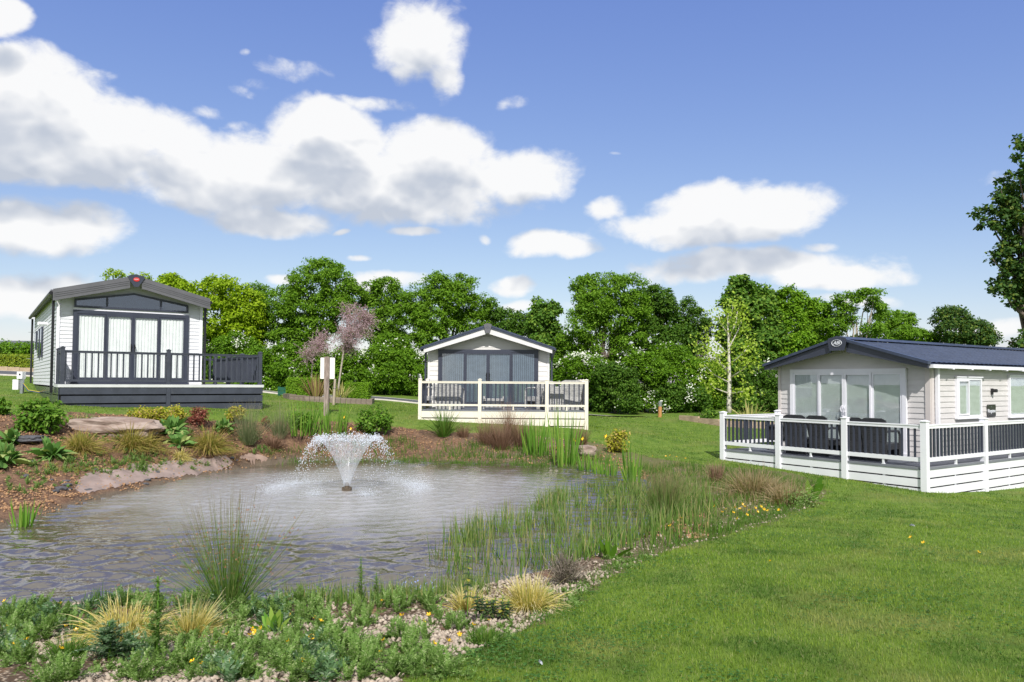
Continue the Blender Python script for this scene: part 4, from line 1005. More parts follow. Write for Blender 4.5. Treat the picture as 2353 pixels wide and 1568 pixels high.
# far caravan roof on the left beyond the hedge
r = thing('caravan', 'distant caravan with grey roof showing above the clipped hedge on the left', 'caravan', (-33.5, 44.5, 1.05), .05)
MB().box(0, 11, 0, 4, 0, 2.3).build('wall', M['siding_ivory'], r)
MB().prism_x([(-.2, 2.25), (2, 2.85), (4.2, 2.25), (4.2, 2.32), (2, 2.93), (-.2, 2.32)], -.2, 11.2).build('roof', M['fascia_grey'], r)
# ------------------------------------------------------------------ vegetation tools
def unit(v): return v / np.maximum(np.linalg.norm(v, axis=-1, keepdims=True), 1e-9)
def rdir(n, r=rng): return unit(r.normal(size=(n, 3)))
def ribbons(base, d, L, Wd, droop, k=4, prof='grass', twist=None, cup=0.0):
    """curved leaf blades; returns vertices, quads and the 0..1 position along each blade"""
    n = len(base); L = np.broadcast_to(L, n).astype(float); Wd = np.broadcast_to(Wd, n).astype(float); droop = np.broadcast_to(droop, n).astype(float)
    up = np.array([0, 0, 1.0]); side = np.cross(d, up); bad = np.linalg.norm(side, axis=1) < .05; side[bad] = [1, 0, 0]; side = unit(side)
    if twist is not None:
        o = np.cross(side, d); side = side * np.cos(twist)[:, None] + o * np.sin(twist)[:, None]
    V = []; T = []
    for i in range(k + 1):
        s = i / k
        c = base + d * (L * s)[:, None] - up * (droop * L * s * s)[:, None]
        if prof == 'grass': w = Wd * (1 - s ** 1.6) * .5 + .0004
        elif prof == 'leaf': w = Wd * (math.sin(math.pi * min(1, (s * .93 + .03)) ** .85)) * .5 + .0006
        elif prof == 'sword': w = Wd * (.75 + .5 * s - 1.22 * s ** 3) * .5
        else: w = Wd * .5 * (1 - .6 * s)
        V.append(c - side * w[:, None]); V.append(c + side * w[:, None]); T += [np.full(n, s)] * 2
    V = np.stack(V, 1).reshape(-1, 3); T = np.stack(T, 1).reshape(-1)
    m_ = 2 * (k + 1); q = np.array([(2*i, 2*i+1, 2*i+3, 2*i+2) for i in range(k)])
    F = (np.arange(n) * m_)[:, None, None] + q[None]
    return V, F.reshape(-1, 4), T
def leaves(P, ax, N, l, w):
    """rhombic leaves"""
    n = len(P); l = np.broadcast_to(l, n)[:, None]; w = np.broadcast_to(w, n)[:, None]
    s = unit(np.cross(ax, N)) * w * .5
    V = np.stack([P, P + ax*l*.5 - s, P + ax*l, P + ax*l*.5 + s], 1).reshape(-1, 3)
    return V, (np.arange(n) * 4)[:, None] + np.arange(4)[None]
class Acc:
    def __init__(s): s.V = []; s.F = []; s.T = []; s.n = 0
    def add(s, V, F, T=None):
        s.V.append(V); s.F.append(F + s.n); s.T.append(np.zeros(len(V)) if T is None else T); s.n += len(V)
    def mesh(s, name, mat): return np_mesh(name, np.concatenate(s.V), np.concatenate(s.F), mat, attr=dict(t=np.concatenate(s.T)))
def crown_arrays(lobes, n_cl, cl_r, per, ll, lw, shell=.55, front=.0, squash=.75, tuftup=.25, droopy=.0):
    lobes = np.array(lobes, float); wgt = (lobes[:, 3] * lobes[:, 5]) ** .9; wgt /= wgt.sum()
    k = rng.choice(len(lobes), n_cl, p=wgt); dd = rdir(n_cl)
    if front: f = rng.random(n_cl) < front; dd[f, 1] = -np.abs(dd[f, 1])
    rr = shell + (1 - shell) * rng.random(n_cl) ** .7
    C = lobes[k, :3] + dd * lobes[k, 3:] * rr[:, None]
    cr = cl_r * rng.uniform(.6, 1.35, n_cl)
    # drop clumps buried deep in another lobe, they would never be seen
    inside = np.zeros(n_cl, bool)
    for lo in lobes:
        q = np.linalg.norm((C - lo[:3]) / lo[3:], axis=1); inside |= q < .42
    C, cr, dd = C[~inside], cr[~inside], dd[~inside]; n = len(C)
    j = np.repeat(np.arange(n), per); e = rdir(len(j)); rad = rng.random(len(j)) ** .45
    off = e * (cr[j] * rad)[:, None] * np.array([1, 1, squash])
    off[:, 2] += cr[j] * tuftup * (1 - rad)
    P = C[j] + off
    N = unit(e * .7 + rng.normal(size=e.shape) * .45 + np.array([0, -.1, .55]))
    ax = unit(np.cross(N, rng.normal(size=N.shape)) + np.array([0, 0, -droopy]))
    s = rng.uniform(.5, 1.5, len(j))
    return leaves(P, ax, N, ll * s, lw * s), C, cr
def branchy(mb, p0, p1, r0, r1, bend=.12, n=5, sides=6):
    p0, p1 = Vector(p0), Vector(p1); L = (p1 - p0).length; pts = []; ph = Vector((random.uniform(-1, 1), random.uniform(-1, 1), random.uniform(-.4, .4))) * bend * L
    for i in range(n + 1):
        s = i / n; pts.append(p0.lerp(p1, s) + ph * math.sin(s * math.pi) + Vector((random.uniform(-1,1), random.uniform(-1,1), 0)) * .02 * L * (0 < i < n))
    mb.tube(pts, [r0 + (r1 - r0) * i / n for i in range(n + 1)], sides)
M['bark'] = mat_rock('bark', (0.10, 0.075, 0.055), (0.19, 0.15, 0.12), (0.14, 0.11, 0.09), 6, .8)
M['bark_pale'] = mat_rock('bark_pale', (0.32, 0.27, 0.22), (0.50, 0.45, 0.38), (0.38, 0.33, 0.27), 9, .5)
M['bark_silver'] = mat_rock('bark_silver', (0.50, 0.47, 0.42), (0.66, 0.62, 0.56), (0.55, 0.50, 0.44), 9, .4)
M['leaf_lime'] = mat_leaf('leaf_lime', (0.19, 0.31, 0.008), (0.30, 0.43, 0.014), (0.38, 0.50, 0.03), .38)
M['leaf_ash'] = mat_leaf('leaf_ash', (0.085, 0.19, 0.010), (0.15, 0.29, 0.018), (0.20, 0.34, 0.03), .34, patch=.3)
M['leaf_deep'] = mat_leaf('leaf_deep', (0.045, 0.115, 0.012), (0.090, 0.185, 0.018), (0.13, 0.23, 0.03), .30)
M['leaf_syc'] = mat_leaf('leaf_sycamore', (0.070, 0.165, 0.020), (0.12, 0.235, 0.030), (0.22, 0.33, 0.04), .32)
M['leaf_haw'] = mat_leaf('leaf_hawthorn', (0.070, 0.165, 0.010), (0.13, 0.26, 0.014), (0.18, 0.33, 0.02), .32, patch=.5, pscale=.5)
M['leaf_oak'] = mat_leaf('leaf_oak', (0.036, 0.090, 0.022), (0.070, 0.145, 0.024), (0.15, 0.20, 0.03), .28)
M['leaf_box'] = mat_leaf('leaf_box', (0.085, 0.20, 0.008), (0.17, 0.32, 0.014), (0.24, 0.40, 0.03), .3)
M['leaf_young'] = mat_leaf('leaf_young', (0.26, 0.38, 0.025), (0.40, 0.52, 0.07), (0.50, 0.58, 0.14), .4)
M['leaf_privet'] = mat_leaf('leaf_privet', (0.20, 0.27, 0.02), (0.30, 0.36, 0.03), (0.10, 0.18, 0.02), .3)
M['blossom'] = mat_leaf('blossom', (0.80, 0.80, 0.74), (0.72, 0.74, 0.64), None, .2)
M['pink'] = mat_leaf('tamarisk_pink', (0.40, 0.26, 0.32), (0.55, 0.40, 0.46), (0.34, 0.24, 0.24), .3)

def px_lobes(lobes, d, thick=.9):
    o = []
    for px, py, rx, ry in lobes:
        c = at(px, py, d); s = d / FPX; o.append((c.x, c.y + random.uniform(-.6, .6), c.z, rx * s, max(rx, ry) * s * thick, ry * s))
    return o
def tree(name, label, cat, px, lobes, d, mat, n_cl, cl_r, per, ll, lw, trunk_r=.16, group=None, bark='bark', base_py=None, blossom=0, shell=.5, limbs=True, droopy=0.0, trunk_top=None, squash=.75):
    if name == 'ash_tree': n_cl = int(n_cl * .9)
    if d > 40: per = int(per * 1.25); ll *= .84; lw *= .88
    L = px_lobes(lobes, d); b = at(px, 900, d); gz = z1(b.x, b.y)
    r = thing(name, label, cat, (b.x, b.y, gz), 0, group); o = Vector((b.x, b.y, gz))
    (V, F), C, cr = crown_arrays(L, n_cl, cl_r, per, ll, lw, shell, .45, squash, droopy=droopy)
    me = np_mesh('crown', V - np.array(o), F, mat); link('crown', me, r)
    mb = MB(); zt_top = max(l[2] for l in L) if trunk_top is None else trunk_top
    top = Vector((np.mean([l[0] for l in L]), b.y, gz + (zt_top - gz) * .8)) - o
    branchy(mb, (0, 0, -.1), top, trunk_r, trunk_r * .3, .04, 7, 8)
    if limbs:
        for l in L:
            s0 = top * random.uniform(.25, .55); e = Vector(l[:3]) - o
            branchy(mb, s0, e, trunk_r * .42, .02, .10, 5, 5)
            for _ in range(3):
                e2 = e + Vector((random.uniform(-1, 1)*l[3], random.uniform(-1, .3)*l[4]*.6, random.uniform(-.3, 1)*l[5])) * .85
                branchy(mb, s0.lerp(e, random.uniform(.5, .9)), e2, trunk_r * .18, .01, .12, 4, 4)
    mb.build('trunk', M[bark], r, smooth=True)
    if blossom > 8:
        k = rng.choice(rng.integers(0, len(C), max(3, blossom // 45)), max(6, blossom // 14)); Pb = []
        for i in k:
            q = C[i] + rng.normal(size=(14, 3)) * cr[i] * .55 + np.array([0, -cr[i] * .55, .1]); Pb.append(q)
        P = np.concatenate(Pb); N = unit(rng.normal(size=P.shape) * .6 + np.array([0, -.7, .7])); ax = unit(np.cross(N, rng.normal(size=P.shape)))
        V, F = leaves(P, ax, N, rng.uniform(.05, .12, len(P)), rng.uniform(.05, .10, len(P)))
        ob = link('blossom', np_mesh('blossom', V - np.array(o), F, M['blossom']), r); ob['kind'] = 'stuff'
    return r

# ---- hedgerow trees and bushes behind the caravans
T = tree
G = 'trees of the hedgerow'
T('maple_tree', 'bright lime green maple rising behind the grey gabled caravan', 'tree', 420, [(375,668,28,30),(410,670,35,38),(440,700,40,45),(400,730,50,60),(360,720,40,50),(300,700,40,50)], 44, M['leaf_lime'], 300, .42, 80, .16, .12, group=G)
T('maple_tree', 'lime green leafy tree between the bright maple and the tall ash', 'tree', 520, [(490,672,38,38),(540,685,45,42),(575,715,40,45),(500,735,60,60),(560,770,55,55),(480,790,40,50)], 45, M['leaf_lime'], 330, .42, 80, .15, .11, group=G)
T('thin_tree', 'thin twiggy tree top showing just above the grey gable roof', 'tree', 300, [(270,638,28,16),(330,645,26,16)], 46, M['leaf_lime'], 46, .22, 24, .13, .08, group=G)
T('willow_tree', 'upright shrubby tree with fine pale shoots left of the tall ash', 'tree', 595, [(585,690,32,40),(610,720,32,38),(605,760,40,45)], 46, M['leaf_haw'], 220, .34, 60, .15, .07, group=G)
T('ash_tree', 'tallest ash tree, with a high domed crown, behind the pink tamarisks', 'tree', 735, [(735,622,42,34),(775,650,40,36),(800,672,30,32),(700,655,36,38),(660,690,42,32),(690,715,50,35),(740,705,55,42),(650,735,36,26),(790,715,38,34),(720,760,60,34),(660,770,40,26),(680,790,40,22)], 45, M['leaf_ash'], 400, .44, 100, .17, .075, .22, G, squash=.62)
T('ash_tree', 'lower ash tree with open gaps between the tallest ash and the twin-topped ash', 'tree', 875, [(850,672,26,26),(885,662,30,24),(905,690,28,34),(855,710,36,34),(900,735,34,34),(860,755,42,34),(900,790,44,34)], 46, M['leaf_ash'], 260, .40, 90, .17, .075, .18, G, squash=.62)
T('ash_tree', 'broad twin-topped ash tree behind the left roof slope of the middle caravan', 'tree', 1025, [(1005,652,34,26),(1065,662,36,30),(965,690,36,34),(1040,690,46,38),(1095,705,32,34),(940,725,30,30),(1000,735,60,38),(1080,745,44,30),(1000,780,60,30)], 45, M['leaf_ash'], 370, .42, 95, .17, .075, .22, G, squash=.62)
T('hawthorn_tree', 'low dark tree above the ridge of the middle caravan', 'tree', 1160, [(1130,718,26,28),(1160,735,32,28),(1195,745,30,26),(1150,765,50,30),(1210,775,40,28)], 46, M['leaf_deep'], 260, .32, 60, .13, .09, group=G)
T('sycamore_tree', 'small sycamore rising above the right roof slope of the middle caravan', 'tree', 1250, [(1240,708,22,26),(1262,720,24,28),(1248,750,38,30),(1270,785,42,36),(1240,800,40,30)], 44, M['leaf_syc'], 230, .32, 60, .17, .14, group=G)
T('ash_tree', 'large round-headed ash tree right of the middle caravan', 'tree', 1385, [(1345,668,30,36),(1395,652,40,28),(1440,668,38,36),(1460,705,30,36),(1370,705,48,42),(1420,735,60,45),(1335,745,34,40),(1320,790,36,34),(1390,800,60,45),(1450,790,50,50)], 43, M['leaf_ash'], 430, .42, 100, .17, .07, .24, G, squash=.62)
T('field_maple', 'dark pointed field maple right beside the round-headed ash', 'tree', 1520, [(1500,682,22,26),(1525,695,24,28),(1500,725,38,36),(1540,740,38,42),(1500,780,50,45),(1560,790,45,45)], 44, M['leaf_deep'], 380, .30, 70, .13, .10, group=G)
T('thorn_tree', 'slender twiggy thorn tree left of the young silver-stemmed tree', 'tree', 1598, [(1575,715,18,30),(1600,740,24,32),(1620,755,18,26),(1595,790,38,42)], 45, M['leaf_deep'], 230, .26, 46, .12, .07, group=G)
T('sycamore_tree', 'tall large-leaved sycamore behind the young silver-stemmed tree', 'tree', 1720, [(1695,662,26,28),(1730,680,32,32),(1760,690,28,34),(1690,705,36,40),(1740,735,50,48),(1690,765,42,45),(1760,790,50,45),(1700,820,40,40)], 43, M['leaf_syc'], 430, .34, 72, .18, .15, group=G)
T('hornbeam_tree', 'bright green hornbeam behind the left end of the navy tiled roof', 'tree', 1840, [(1815,690,30,32),(1850,705,32,32),(1885,722,30,34),(1820,745,42,44),(1880,770,44,44),(1810,800,50,44)], 43, M['leaf_box'], 400, .32, 66, .14, .10, group=G)
T('ash_tree', 'thin ash tree with bare forked stems above the navy tiled roof', 'tree', 1968, [(1945,690,30,18),(1990,684,32,16),(2012,708,22,22),(1950,725,28,20),(1920,752,34,24),(1990,755,26,14)], 42, M['leaf_ash'], 120, .34, 80, .16, .07, .16, G, 'bark_pale', squash=.6)
T('ash_tree', 'low spreading ash tree over the middle of the navy tiled roof', 'tree', 2060, [(2040,740,32,22),(2080,735,28,20),(2050,770,60,22),(2100,778,50,18),(1990,785,40,16)], 44, M['leaf_ash'], 210, .34, 80, .16, .07, .14, G, squash=.6)
T('oak_tree', 'small dark oak above the right end of the navy tiled roof', 'tree', 2200, [(2165,730,28,24),(2205,728,34,24),(2180,765,44,26),(2230,765,42,26),(2262,780,24,20),(2200,790,70,20)], 43, M['leaf_oak'], 260, .30, 60, .13, .09, group=G)
haw = [(475,835,50,48,44,30,'beside the right wall of the grey gabled caravan'),(545,815,55,55,43,420,'the whitest with blossom, left of the tall ash'),(610,845,55,50,42,260,'behind the road left of the green board'),
 (675,835,60,55,42,330,'behind the left clipped box hedge'),(745,850,55,48,42,140,'directly behind the signboard'),(810,845,55,52,42.5,320,'behind the taller pink tamarisk'),
 (880,845,55,55,42.5,200,'right of the right-hand box hedge'),(945,850,50,50,43,120,'touching the left wall of the middle caravan'),(900,800,50,36,44,60,'darker, under the open ash tree'),
 (1290,865,42,50,43,340,'touching the right wall of the middle caravan'),(1345,862,50,55,42,330,'beneath the round-headed ash'),(1415,880,60,50,40.5,40,'dark and dense, nearest the end of the road'),
 (1480,865,60,60,41.5,260,'behind the timber bollard, with scattered blossom'),(1545,850,60,65,42,200,'right of the bollard under the field maple'),(1610,875,55,55,42,60,'left of the silver stem'),
 (1680,870,55,60,42.5,20,'directly behind the silver stem'),(1745,880,55,55,42,10,'at the left wall of the beige caravan'),(1560,915,70,36,41,20,'lowest, round and dark, beside the timber-edged bed')]
for cx, cy, rx, ry, d, bl, where in haw:
    tree('hawthorn_bush', 'hawthorn bush ' + where, 'bush', cx, [(cx-rx*.35, cy-ry*.35, rx*.6, ry*.55),(cx+rx*.35, cy-ry*.2, rx*.6, ry*.6),(cx, cy+ry*.35, rx, ry*.65),(cx-rx*.1, cy-ry*.5, rx*.45, ry*.45), (cx-rx*.4, 893 if cx < 1200 else 928, rx*.6, 20), (cx+rx*.45, 893 if cx < 1200 else 928, rx*.6, 20)],
         d, M['leaf_haw'] if bl > 50 else M['leaf_deep'], 400, .27, 44, .105, .085, .07, 'hawthorn bushes of the hedgerow', blossom=int(bl*1.8), limbs=False)
# big oak entering at the right edge
r = tree('oak_tree', 'tall dark oak reaching into the picture at the right edge', 'tree', 2440, [(2335,370,36,50),(2355,440,60,50),(2310,455,26,30),(2300,490,50,34),(2345,500,60,40),(2380,560,60,50),(2300,520,34,22),(2330,590,60,40),(2290,600,34,26),(2365,640,70,40),(2320,655,55,32),(2290,668,30,20),(2360,690,50,30),(2350,775,40,24),(2335,790,24,12),(2400,420,70,90),(2420,620,60,120),(2430,750,60,60)],
        30, M['leaf_oak'], 430, .25, 56, .14, .10, .30, shell=.35)
tree('privet_hedge', 'taller loose green hedge beyond the road at the far left', 'hedge', 40, [(-30,812,60,20),(30,806,50,16),(80,808,50,16),(120,812,40,16),(-90,815,60,20)], 39, M['leaf_haw'], 260, .26, 50, .10, .08, .05, limbs=False)
def clipped(name, label, cat, x0, x1, y0, y1, d, depth, mat, n, ll=.05, group=None):
    a, b = at(x0, y1, d), at(x1, y1, d); z0 = z1((a.x+b.x)/2, d); ztp = at((x0+x1)/2, y0, d).z
    hx, hz = (b.x - a.x)/2, (ztp - z0)/2; c = Vector(((a.x+b.x)/2, d + depth/2, z0))
    r = thing(name, label, cat, c, 0, group); P = []; Nn = []
    pr = rng.random(n); fr = (pr < .55); tp = (pr >= .55) & (pr < .8); sdm = pr >= .8
    X = rng.uniform(-hx, hx, n); Y = rng.uniform(-depth/2, depth/2, n); Z = rng.uniform(0, 2*hz, n)
    N = np.zeros((n, 3)); Y[fr] = -depth/2; N[fr, 1] = -1; Z[tp] = 2*hz; N[tp, 2] = 1; sg = np.where(rng.random(n) < .5, -1, 1); X[sdm] = (sg*hx)[sdm]; N[sdm, 0] = sg[sdm]
    P = np.stack([X, Y, Z], 1) + N * (rng.uniform(-.09, .035, n) + .03 * wob(X*4, Z*4 + Y*3))[:, None]
    rc = np.minimum(np.minimum(hx - np.abs(X), 2*hz - Z), depth/2 - np.abs(Y)); P[:, 2] -= np.clip(.05 - rc, 0, .05) * 0
    NN = unit(N + rng.normal(size=N.shape) * .55 + [0, -.1, .35]); ax = unit(np.cross(NN, rng.normal(size=N.shape)))
    V, F = leaves(P, ax, NN, ll * rng.uniform(.7, 1.3, n), ll * .75); V[:, 2] = np.maximum(V[:, 2], 0)
    link('foliage', np_mesh('foliage', V, F, mat), r)
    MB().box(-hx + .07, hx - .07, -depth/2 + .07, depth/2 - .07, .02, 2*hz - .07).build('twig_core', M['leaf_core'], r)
    return r
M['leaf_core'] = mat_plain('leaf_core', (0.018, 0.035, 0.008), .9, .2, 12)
clipped('hedge', 'clipped yellow-green hedge beyond the road at the far left', 'hedge', -160, 84, 815, 849, 37.2, 1.2, M['leaf_privet'], 9000, .075)
clipped('box_hedge', 'clipped box hedge block left of the signboard', 'hedge', 657, 721, 870, 914, 31.2, 1.0, M['leaf_box'], 9000, .05, 'clipped box hedges')
clipped('box_hedge', 'clipped box hedge block right of the leaning tamarisk stem', 'hedge', 790, 845, 881, 917, 31.6, 1.0, M['leaf_box'], 8000, .05, 'clipped box hedges')

# ---- tufts, swords, broad-leaved plants
def tuft(name, label, cat, px, py, n, L, W, spread, droop, mat, rad=.08, k=4, prof='grass', lean=(0, 0), d=None, group=None, upright=0.0):
    p = hit(px, py) if d is None else Vector((at(px, py, d).x, d, 0)); 
    if d is not None: p.z = z1(p.x, p.y)
    s = p.y / FPX; L, W, rad = L * s * 1.42, max(W, .0), rad * s * 1.3          # L and rad are given in picture units and become metres at the plant's own distance
    az_ = rng.uniform(0, 2*np.pi, n); tl = np.abs(rng.normal(0, spread, n)); tl = np.minimum(tl, 1.35)
    d_ = np.stack([np.cos(az_)*np.sin(tl) + lean[0], np.sin(az_)*np.sin(tl) + lean[1], np.cos(tl) + upright], 1); d_ = unit(d_)
    rb = rad * np.sqrt(rng.random(n)); b = np.stack([np.cos(az_)*rb, np.sin(az_)*rb, np.full(n, -.02)], 1)
    V, F, T_ = ribbons(b, d_, L * rng.uniform(.55, 1.1, n), W * rng.uniform(.7, 1.2, n), droop * rng.uniform(.5, 1.4, n), k, prof, rng.uniform(-1.2, 1.2, n))
    V[:, 2] = np.maximum(V[:, 2], -.05)
    o = link(name, np_mesh(name, V, F, mat, attr=dict(t=T_)), None, p); tagit(o, label, cat, group); return o
M['g_gold'] = mat_leaf('grass_golden', (0.26, 0.25, 0.04), (0.42, 0.35, 0.10), (0.16, 0.20, 0.04), .3, tip=(0.46, 0.27, 0.12), tiprange=(.45, 1.0))
M['g_straw'] = mat_leaf('grass_straw', (0.52, 0.42, 0.10), (0.66, 0.56, 0.24), (0.34, 0.36, 0.08), .3, tip=(0.66, 0.58, 0.36), tiprange=(.5, 1))
M['g_bronze'] = mat_leaf('grass_bronze', (0.15, 0.085, 0.055), (0.30, 0.18, 0.125), (0.10, 0.06, 0.04), .25, tip=(0.36, 0.24, 0.18), tiprange=(.4, 1))
M['g_green'] = mat_leaf('grass_green', (0.050, 0.130, 0.015), (0.11, 0.21, 0.030), (0.16, 0.22, 0.05), .3)
M['g_grey'] = mat_leaf('grass_greygreen', (0.11, 0.16, 0.065), (0.20, 0.23, 0.12), (0.30, 0.28, 0.16), .3, tip=(0.34, 0.30, 0.20), tiprange=(.6, 1))
M['g_reed'] = mat_leaf('reed_green', (0.060, 0.14, 0.020), (0.17, 0.27, 0.055), (0.34, 0.32, 0.13), .3, tip=(0.26, 0.28, 0.14), tiprange=(.5, 1.1))
M['g_rush'] = mat_leaf('rush_green', (0.065, 0.16, 0.022), (0.15, 0.26, 0.050), (0.22, 0.24, 0.08), .2, tip=(0.20, 0.16, 0.09), tiprange=(.55, 1.05))
M['g_iris'] = mat_leaf('iris_green', (0.10, 0.24, 0.030), (0.19, 0.36, 0.05), (0.27, 0.40, 0.07), .35)
M['g_dry'] = mat_leaf('grass_dry', (0.26, 0.19, 0.09), (0.42, 0.33, 0.19), (0.16, 0.16, 0.05), .3, tip=(0.36, 0.26, 0.18), tiprange=(.4, 1))
M['hosta'] = mat_leaf('hosta_leaf', (0.10, 0.22, 0.055), (0.16, 0.30, 0.075), (0.34, 0.40, 0.14), .25)
M['phor_bronze'] = mat_leaf('phormium_bronze', (0.15, 0.085, 0.045), (0.30, 0.20, 0.10), (0.36, 0.34, 0.10), .2)
M['phor_yel'] = mat_leaf('phormium_yellow', (0.40, 0.36, 0.12), (0.55, 0.50, 0.22), (0.20, 0.26, 0.07), .2)
M['laurel'] = mat_leaf('shrub_green', (0.060, 0.155, 0.012), (0.125, 0.25, 0.022), (0.18, 0.30, 0.04), .3)
M['yellow_shrub'] = mat_leaf('shrub_yellow', (0.40, 0.37, 0.03), (0.26, 0.29, 0.03), (0.52, 0.36, 0.14), .3)
M['red_shrub'] = mat_leaf('shrub_red', (0.15, 0.035, 0.030), (0.26, 0.08, 0.055), (0.32, 0.15, 0.10), .25)
M['weed'] = mat_leaf('weed_green', (0.105, 0.205, 0.038), (0.20, 0.32, 0.08), (0.32, 0.41, 0.17), .3)
M['thistle'] = mat_leaf('thistle_green', (0.07, 0.15, 0.062), (0.13, 0.23, 0.10), (0.30, 0.38, 0.25), .25)
M['twig'] = mat_leaf('dry_twig', (0.17, 0.14, 0.11), (0.28, 0.24, 0.20), (0.12, 0.12, 0.07), .1)
M['petal'] = mat_plain('buttercup_petal', (0.80, 0.50, 0.012), .3, .05, 30)
M['petal_blue'] = mat_plain('forget_me_not_petal', (0.30, 0.38, 0.75), .5, .05, 30)
def gold(px, py, w, h, label, n=420, mat='g_gold', **k):
    return tuft('sedge_tuft', label, 'grass tuft', px, py, int(n*1.7), h * 1.3, .011, .85, .7, M[mat], w * .10, 5, group=k.get('group', 'sedge tufts on the pond bank'))
gold(185,1037,95,52,'golden sedge tuft left end of the rock slab, below its grey face', 480); gold(300,1030,60,62,'golden sedge tuft standing against the middle of the rock slab', 330)
gold(338,1034,60,46,'brown-tipped sedge tuft right of the tuft at the middle of the rock slab', 330)
gold(478,1036,84,58,'roundest golden sedge tuft, in front of the red-leaved shrub', 560); gold(413,1054,50,26,'small flopping straw-coloured sedge below the variegated hosta pair', 260, 'g_straw')
tuft('grass_tuft', 'grey-green upright grass left of the folded liner', 'grass tuft', 570, 1024, 380, 78, .006, .38, .12, M['g_grey'], 9, 4)
tuft('grass_tuft', 'rusty low grass tuft left of the fountain spray', 'grass tuft', 628, 1032, 380, 36, .007, .6, .3, M['g_bronze'], 8, 4)
tuft('grass_tuft', 'pale wispy grass behind the rusty low tuft', 'grass tuft', 642, 1008, 300, 72, .005, .38, .15, M['g_grey'], 8, 4)
tuft('grass_tuft', 'blue-green low grass behind the left end of the rock slab', 'grass tuft', 178, 968, 200, 20, .008, .7, .3, M['hosta'], 30, 3)
tuft('grass_tuft', 'green arching grass left of the cream deck posts, by the bronze grasses', 'grass tuft', 1019, 1003, 260, 72, .016, .48, .42, M['g_green'], 8, 5)
for px, py, n, h, w, lb in ((1065,1006,240,34,7,'smallest bronze grass, right of the green arching grass'),(1120,1022,460,58,12,'wide bronze grass spreading left of the plumed bronze grass'),(1152,1034,460,64,10,'bronze grass fountain nearest the pond'),
   (1168,1012,300,84,4,'bronze grass with the tall upright plume'),(1195,1026,420,66,9,'bronze grass right of the plumed one, beside the flag irises'),(1336,1022,260,44,8,'bronze grass behind the yellow flag flowers, by the deck end post')):
    tuft('bronze_grass', lb, 'grass tuft', px, py, n, h, .006, .42 if 'plume' not in lb or 'right' in lb or 'left' in lb else .15, .22, M['g_bronze'], w, 5, group='bronze grasses')
def iris(px, py, n, h, w, label, sp=.16, **k):
    return tuft('iris_clump', label, 'iris', px, py, n, h, .030, sp, .06, M['g_iris'], w, 4, 'sword', group='iris clumps round the pond', **k)
iris(55,1210,26,62,16,'iris clump standing in the water at the left edge', .2); iris(690,1003,60,62,26,'broad iris clump left of the signboard post'); iris(760,1003,60,60,28,'iris clump right of the signboard post, with yellow buds')
iris(1236,1044,90,66,26,'iris clump right of the bronze grasses'); iris(1300,1070,60,100,20,'tallest iris clump, with open yellow flowers'); iris(1350,1082,34,46,12,'short iris clump below the grey boulder')
iris(1378,1090,30,52,10,'iris clump left of the round variegated shrub'); iris(1405,1094,30,48,10,'iris clump in front of the round variegated shrub'); iris(1452,1108,34,80,14,'iris clump at the left edge of the dense reeds', .22)
def big(name, label, cat, px, py, n, h, W, mat, sp=.8, droop=.5, rad=6, k=5, prof='leaf', **kw):
    return tuft(name, label, cat, px, py, n, h, W, sp, droop, mat, rad, k, prof, **kw)
hg = 'hostas on the left bank'
for px, py, n, h, lb in ((10,1064,60,62,'largest hosta, at the left edge of the bank'),(30,1018,40,48,'hosta behind the largest one at the left edge'),(117,1050,70,52,'hosta left of the first golden sedge'),
   (396,992,60,46,'upper hosta of the pair below the yellow shrub'),(410,1022,56,38,'lower hosta of the pair below the yellow shrub'),(513,988,60,32,'pale edged hosta between the red and the yellow shrubs')):
    big('hosta', lb, 'hosta', px, py, int(n*1.5), h*.86, .125, M['hosta'], group=hg)
def shrub(name, label, cat, px, py, w, h, mat, n, ll, lw, d=None, dens=40, cl=.16, group=None, stems=8, droopy=.2):
    p = hit(px, py) if d is None else Vector((at(px, py, d).x, d, z1(at(px, py, d).x, d)))
    s = p.y / FPX; W, H = w*s/2, h*s
    r = thing(name, label, cat, p, 0, group)
    lob = [(0, 0, H*.5, W*.85, W*.7, H*.5), (-W*.45, 0, H*.4, W*.5, W*.5, H*.38), (W*.45, -.02, H*.45, W*.5, W*.5, H*.42)]
    (V, F), C, cr = crown_arrays(lob, max(8, n // dens), min(cl, W*.5), dens, ll, lw, .3, .3, .8, droopy=droopy)
    V[:, 2] = np.maximum(V[:, 2], -.03)
    link('foliage', np_mesh('foliage', V, F, mat), r)
    mb = MB()
    for _ in range(stems): branchy(mb, (random.uniform(-.05, .05), random.uniform(-.05, .05), -.05), (random.uniform(-1, 1)*W*.7, random.uniform(-1, 1)*W*.5, H*random.uniform(.5, .9)), .010, .004, .1, 3, 4)
    mb.build('stem', M['bark'], r); return r
shrub('leafy_shrub', 'fresh green leafy shrub left of the rock slab in front of the grey deck corner', 'shrub', 88, 994, 118, 78, M['laurel'], 2600, .10, .055)
shrub('leafy_shrub', 'green shrub cut off by the left edge of the picture', 'shrub', -8, 955, 45, 40, M['laurel'], 900, .10, .055)
shrub('yellow_shrub', 'wide yellow-green shrub behind the right end of the rock slab', 'shrub', 340, 972, 92, 36, M['yellow_shrub'], 2600, .055, .030, droopy=0)
shrub('yellow_shrub', 'small yellow shrub directly above the hosta pair', 'shrub', 402, 970, 52, 36, M['yellow_shrub'], 1400, .055, .030, droopy=0)
shrub('red_shrub', 'dark red-leaved shrub in front of the grey deck', 'shrub', 456, 980, 48, 46, M['red_shrub'], 2200, .045, .022)
shrub('yellow_shrub', 'upright yellow shrub near the right corner of the grey deck', 'shrub', 541, 972, 46, 38, M['yellow_shrub'], 1500, .055, .030, droopy=0)
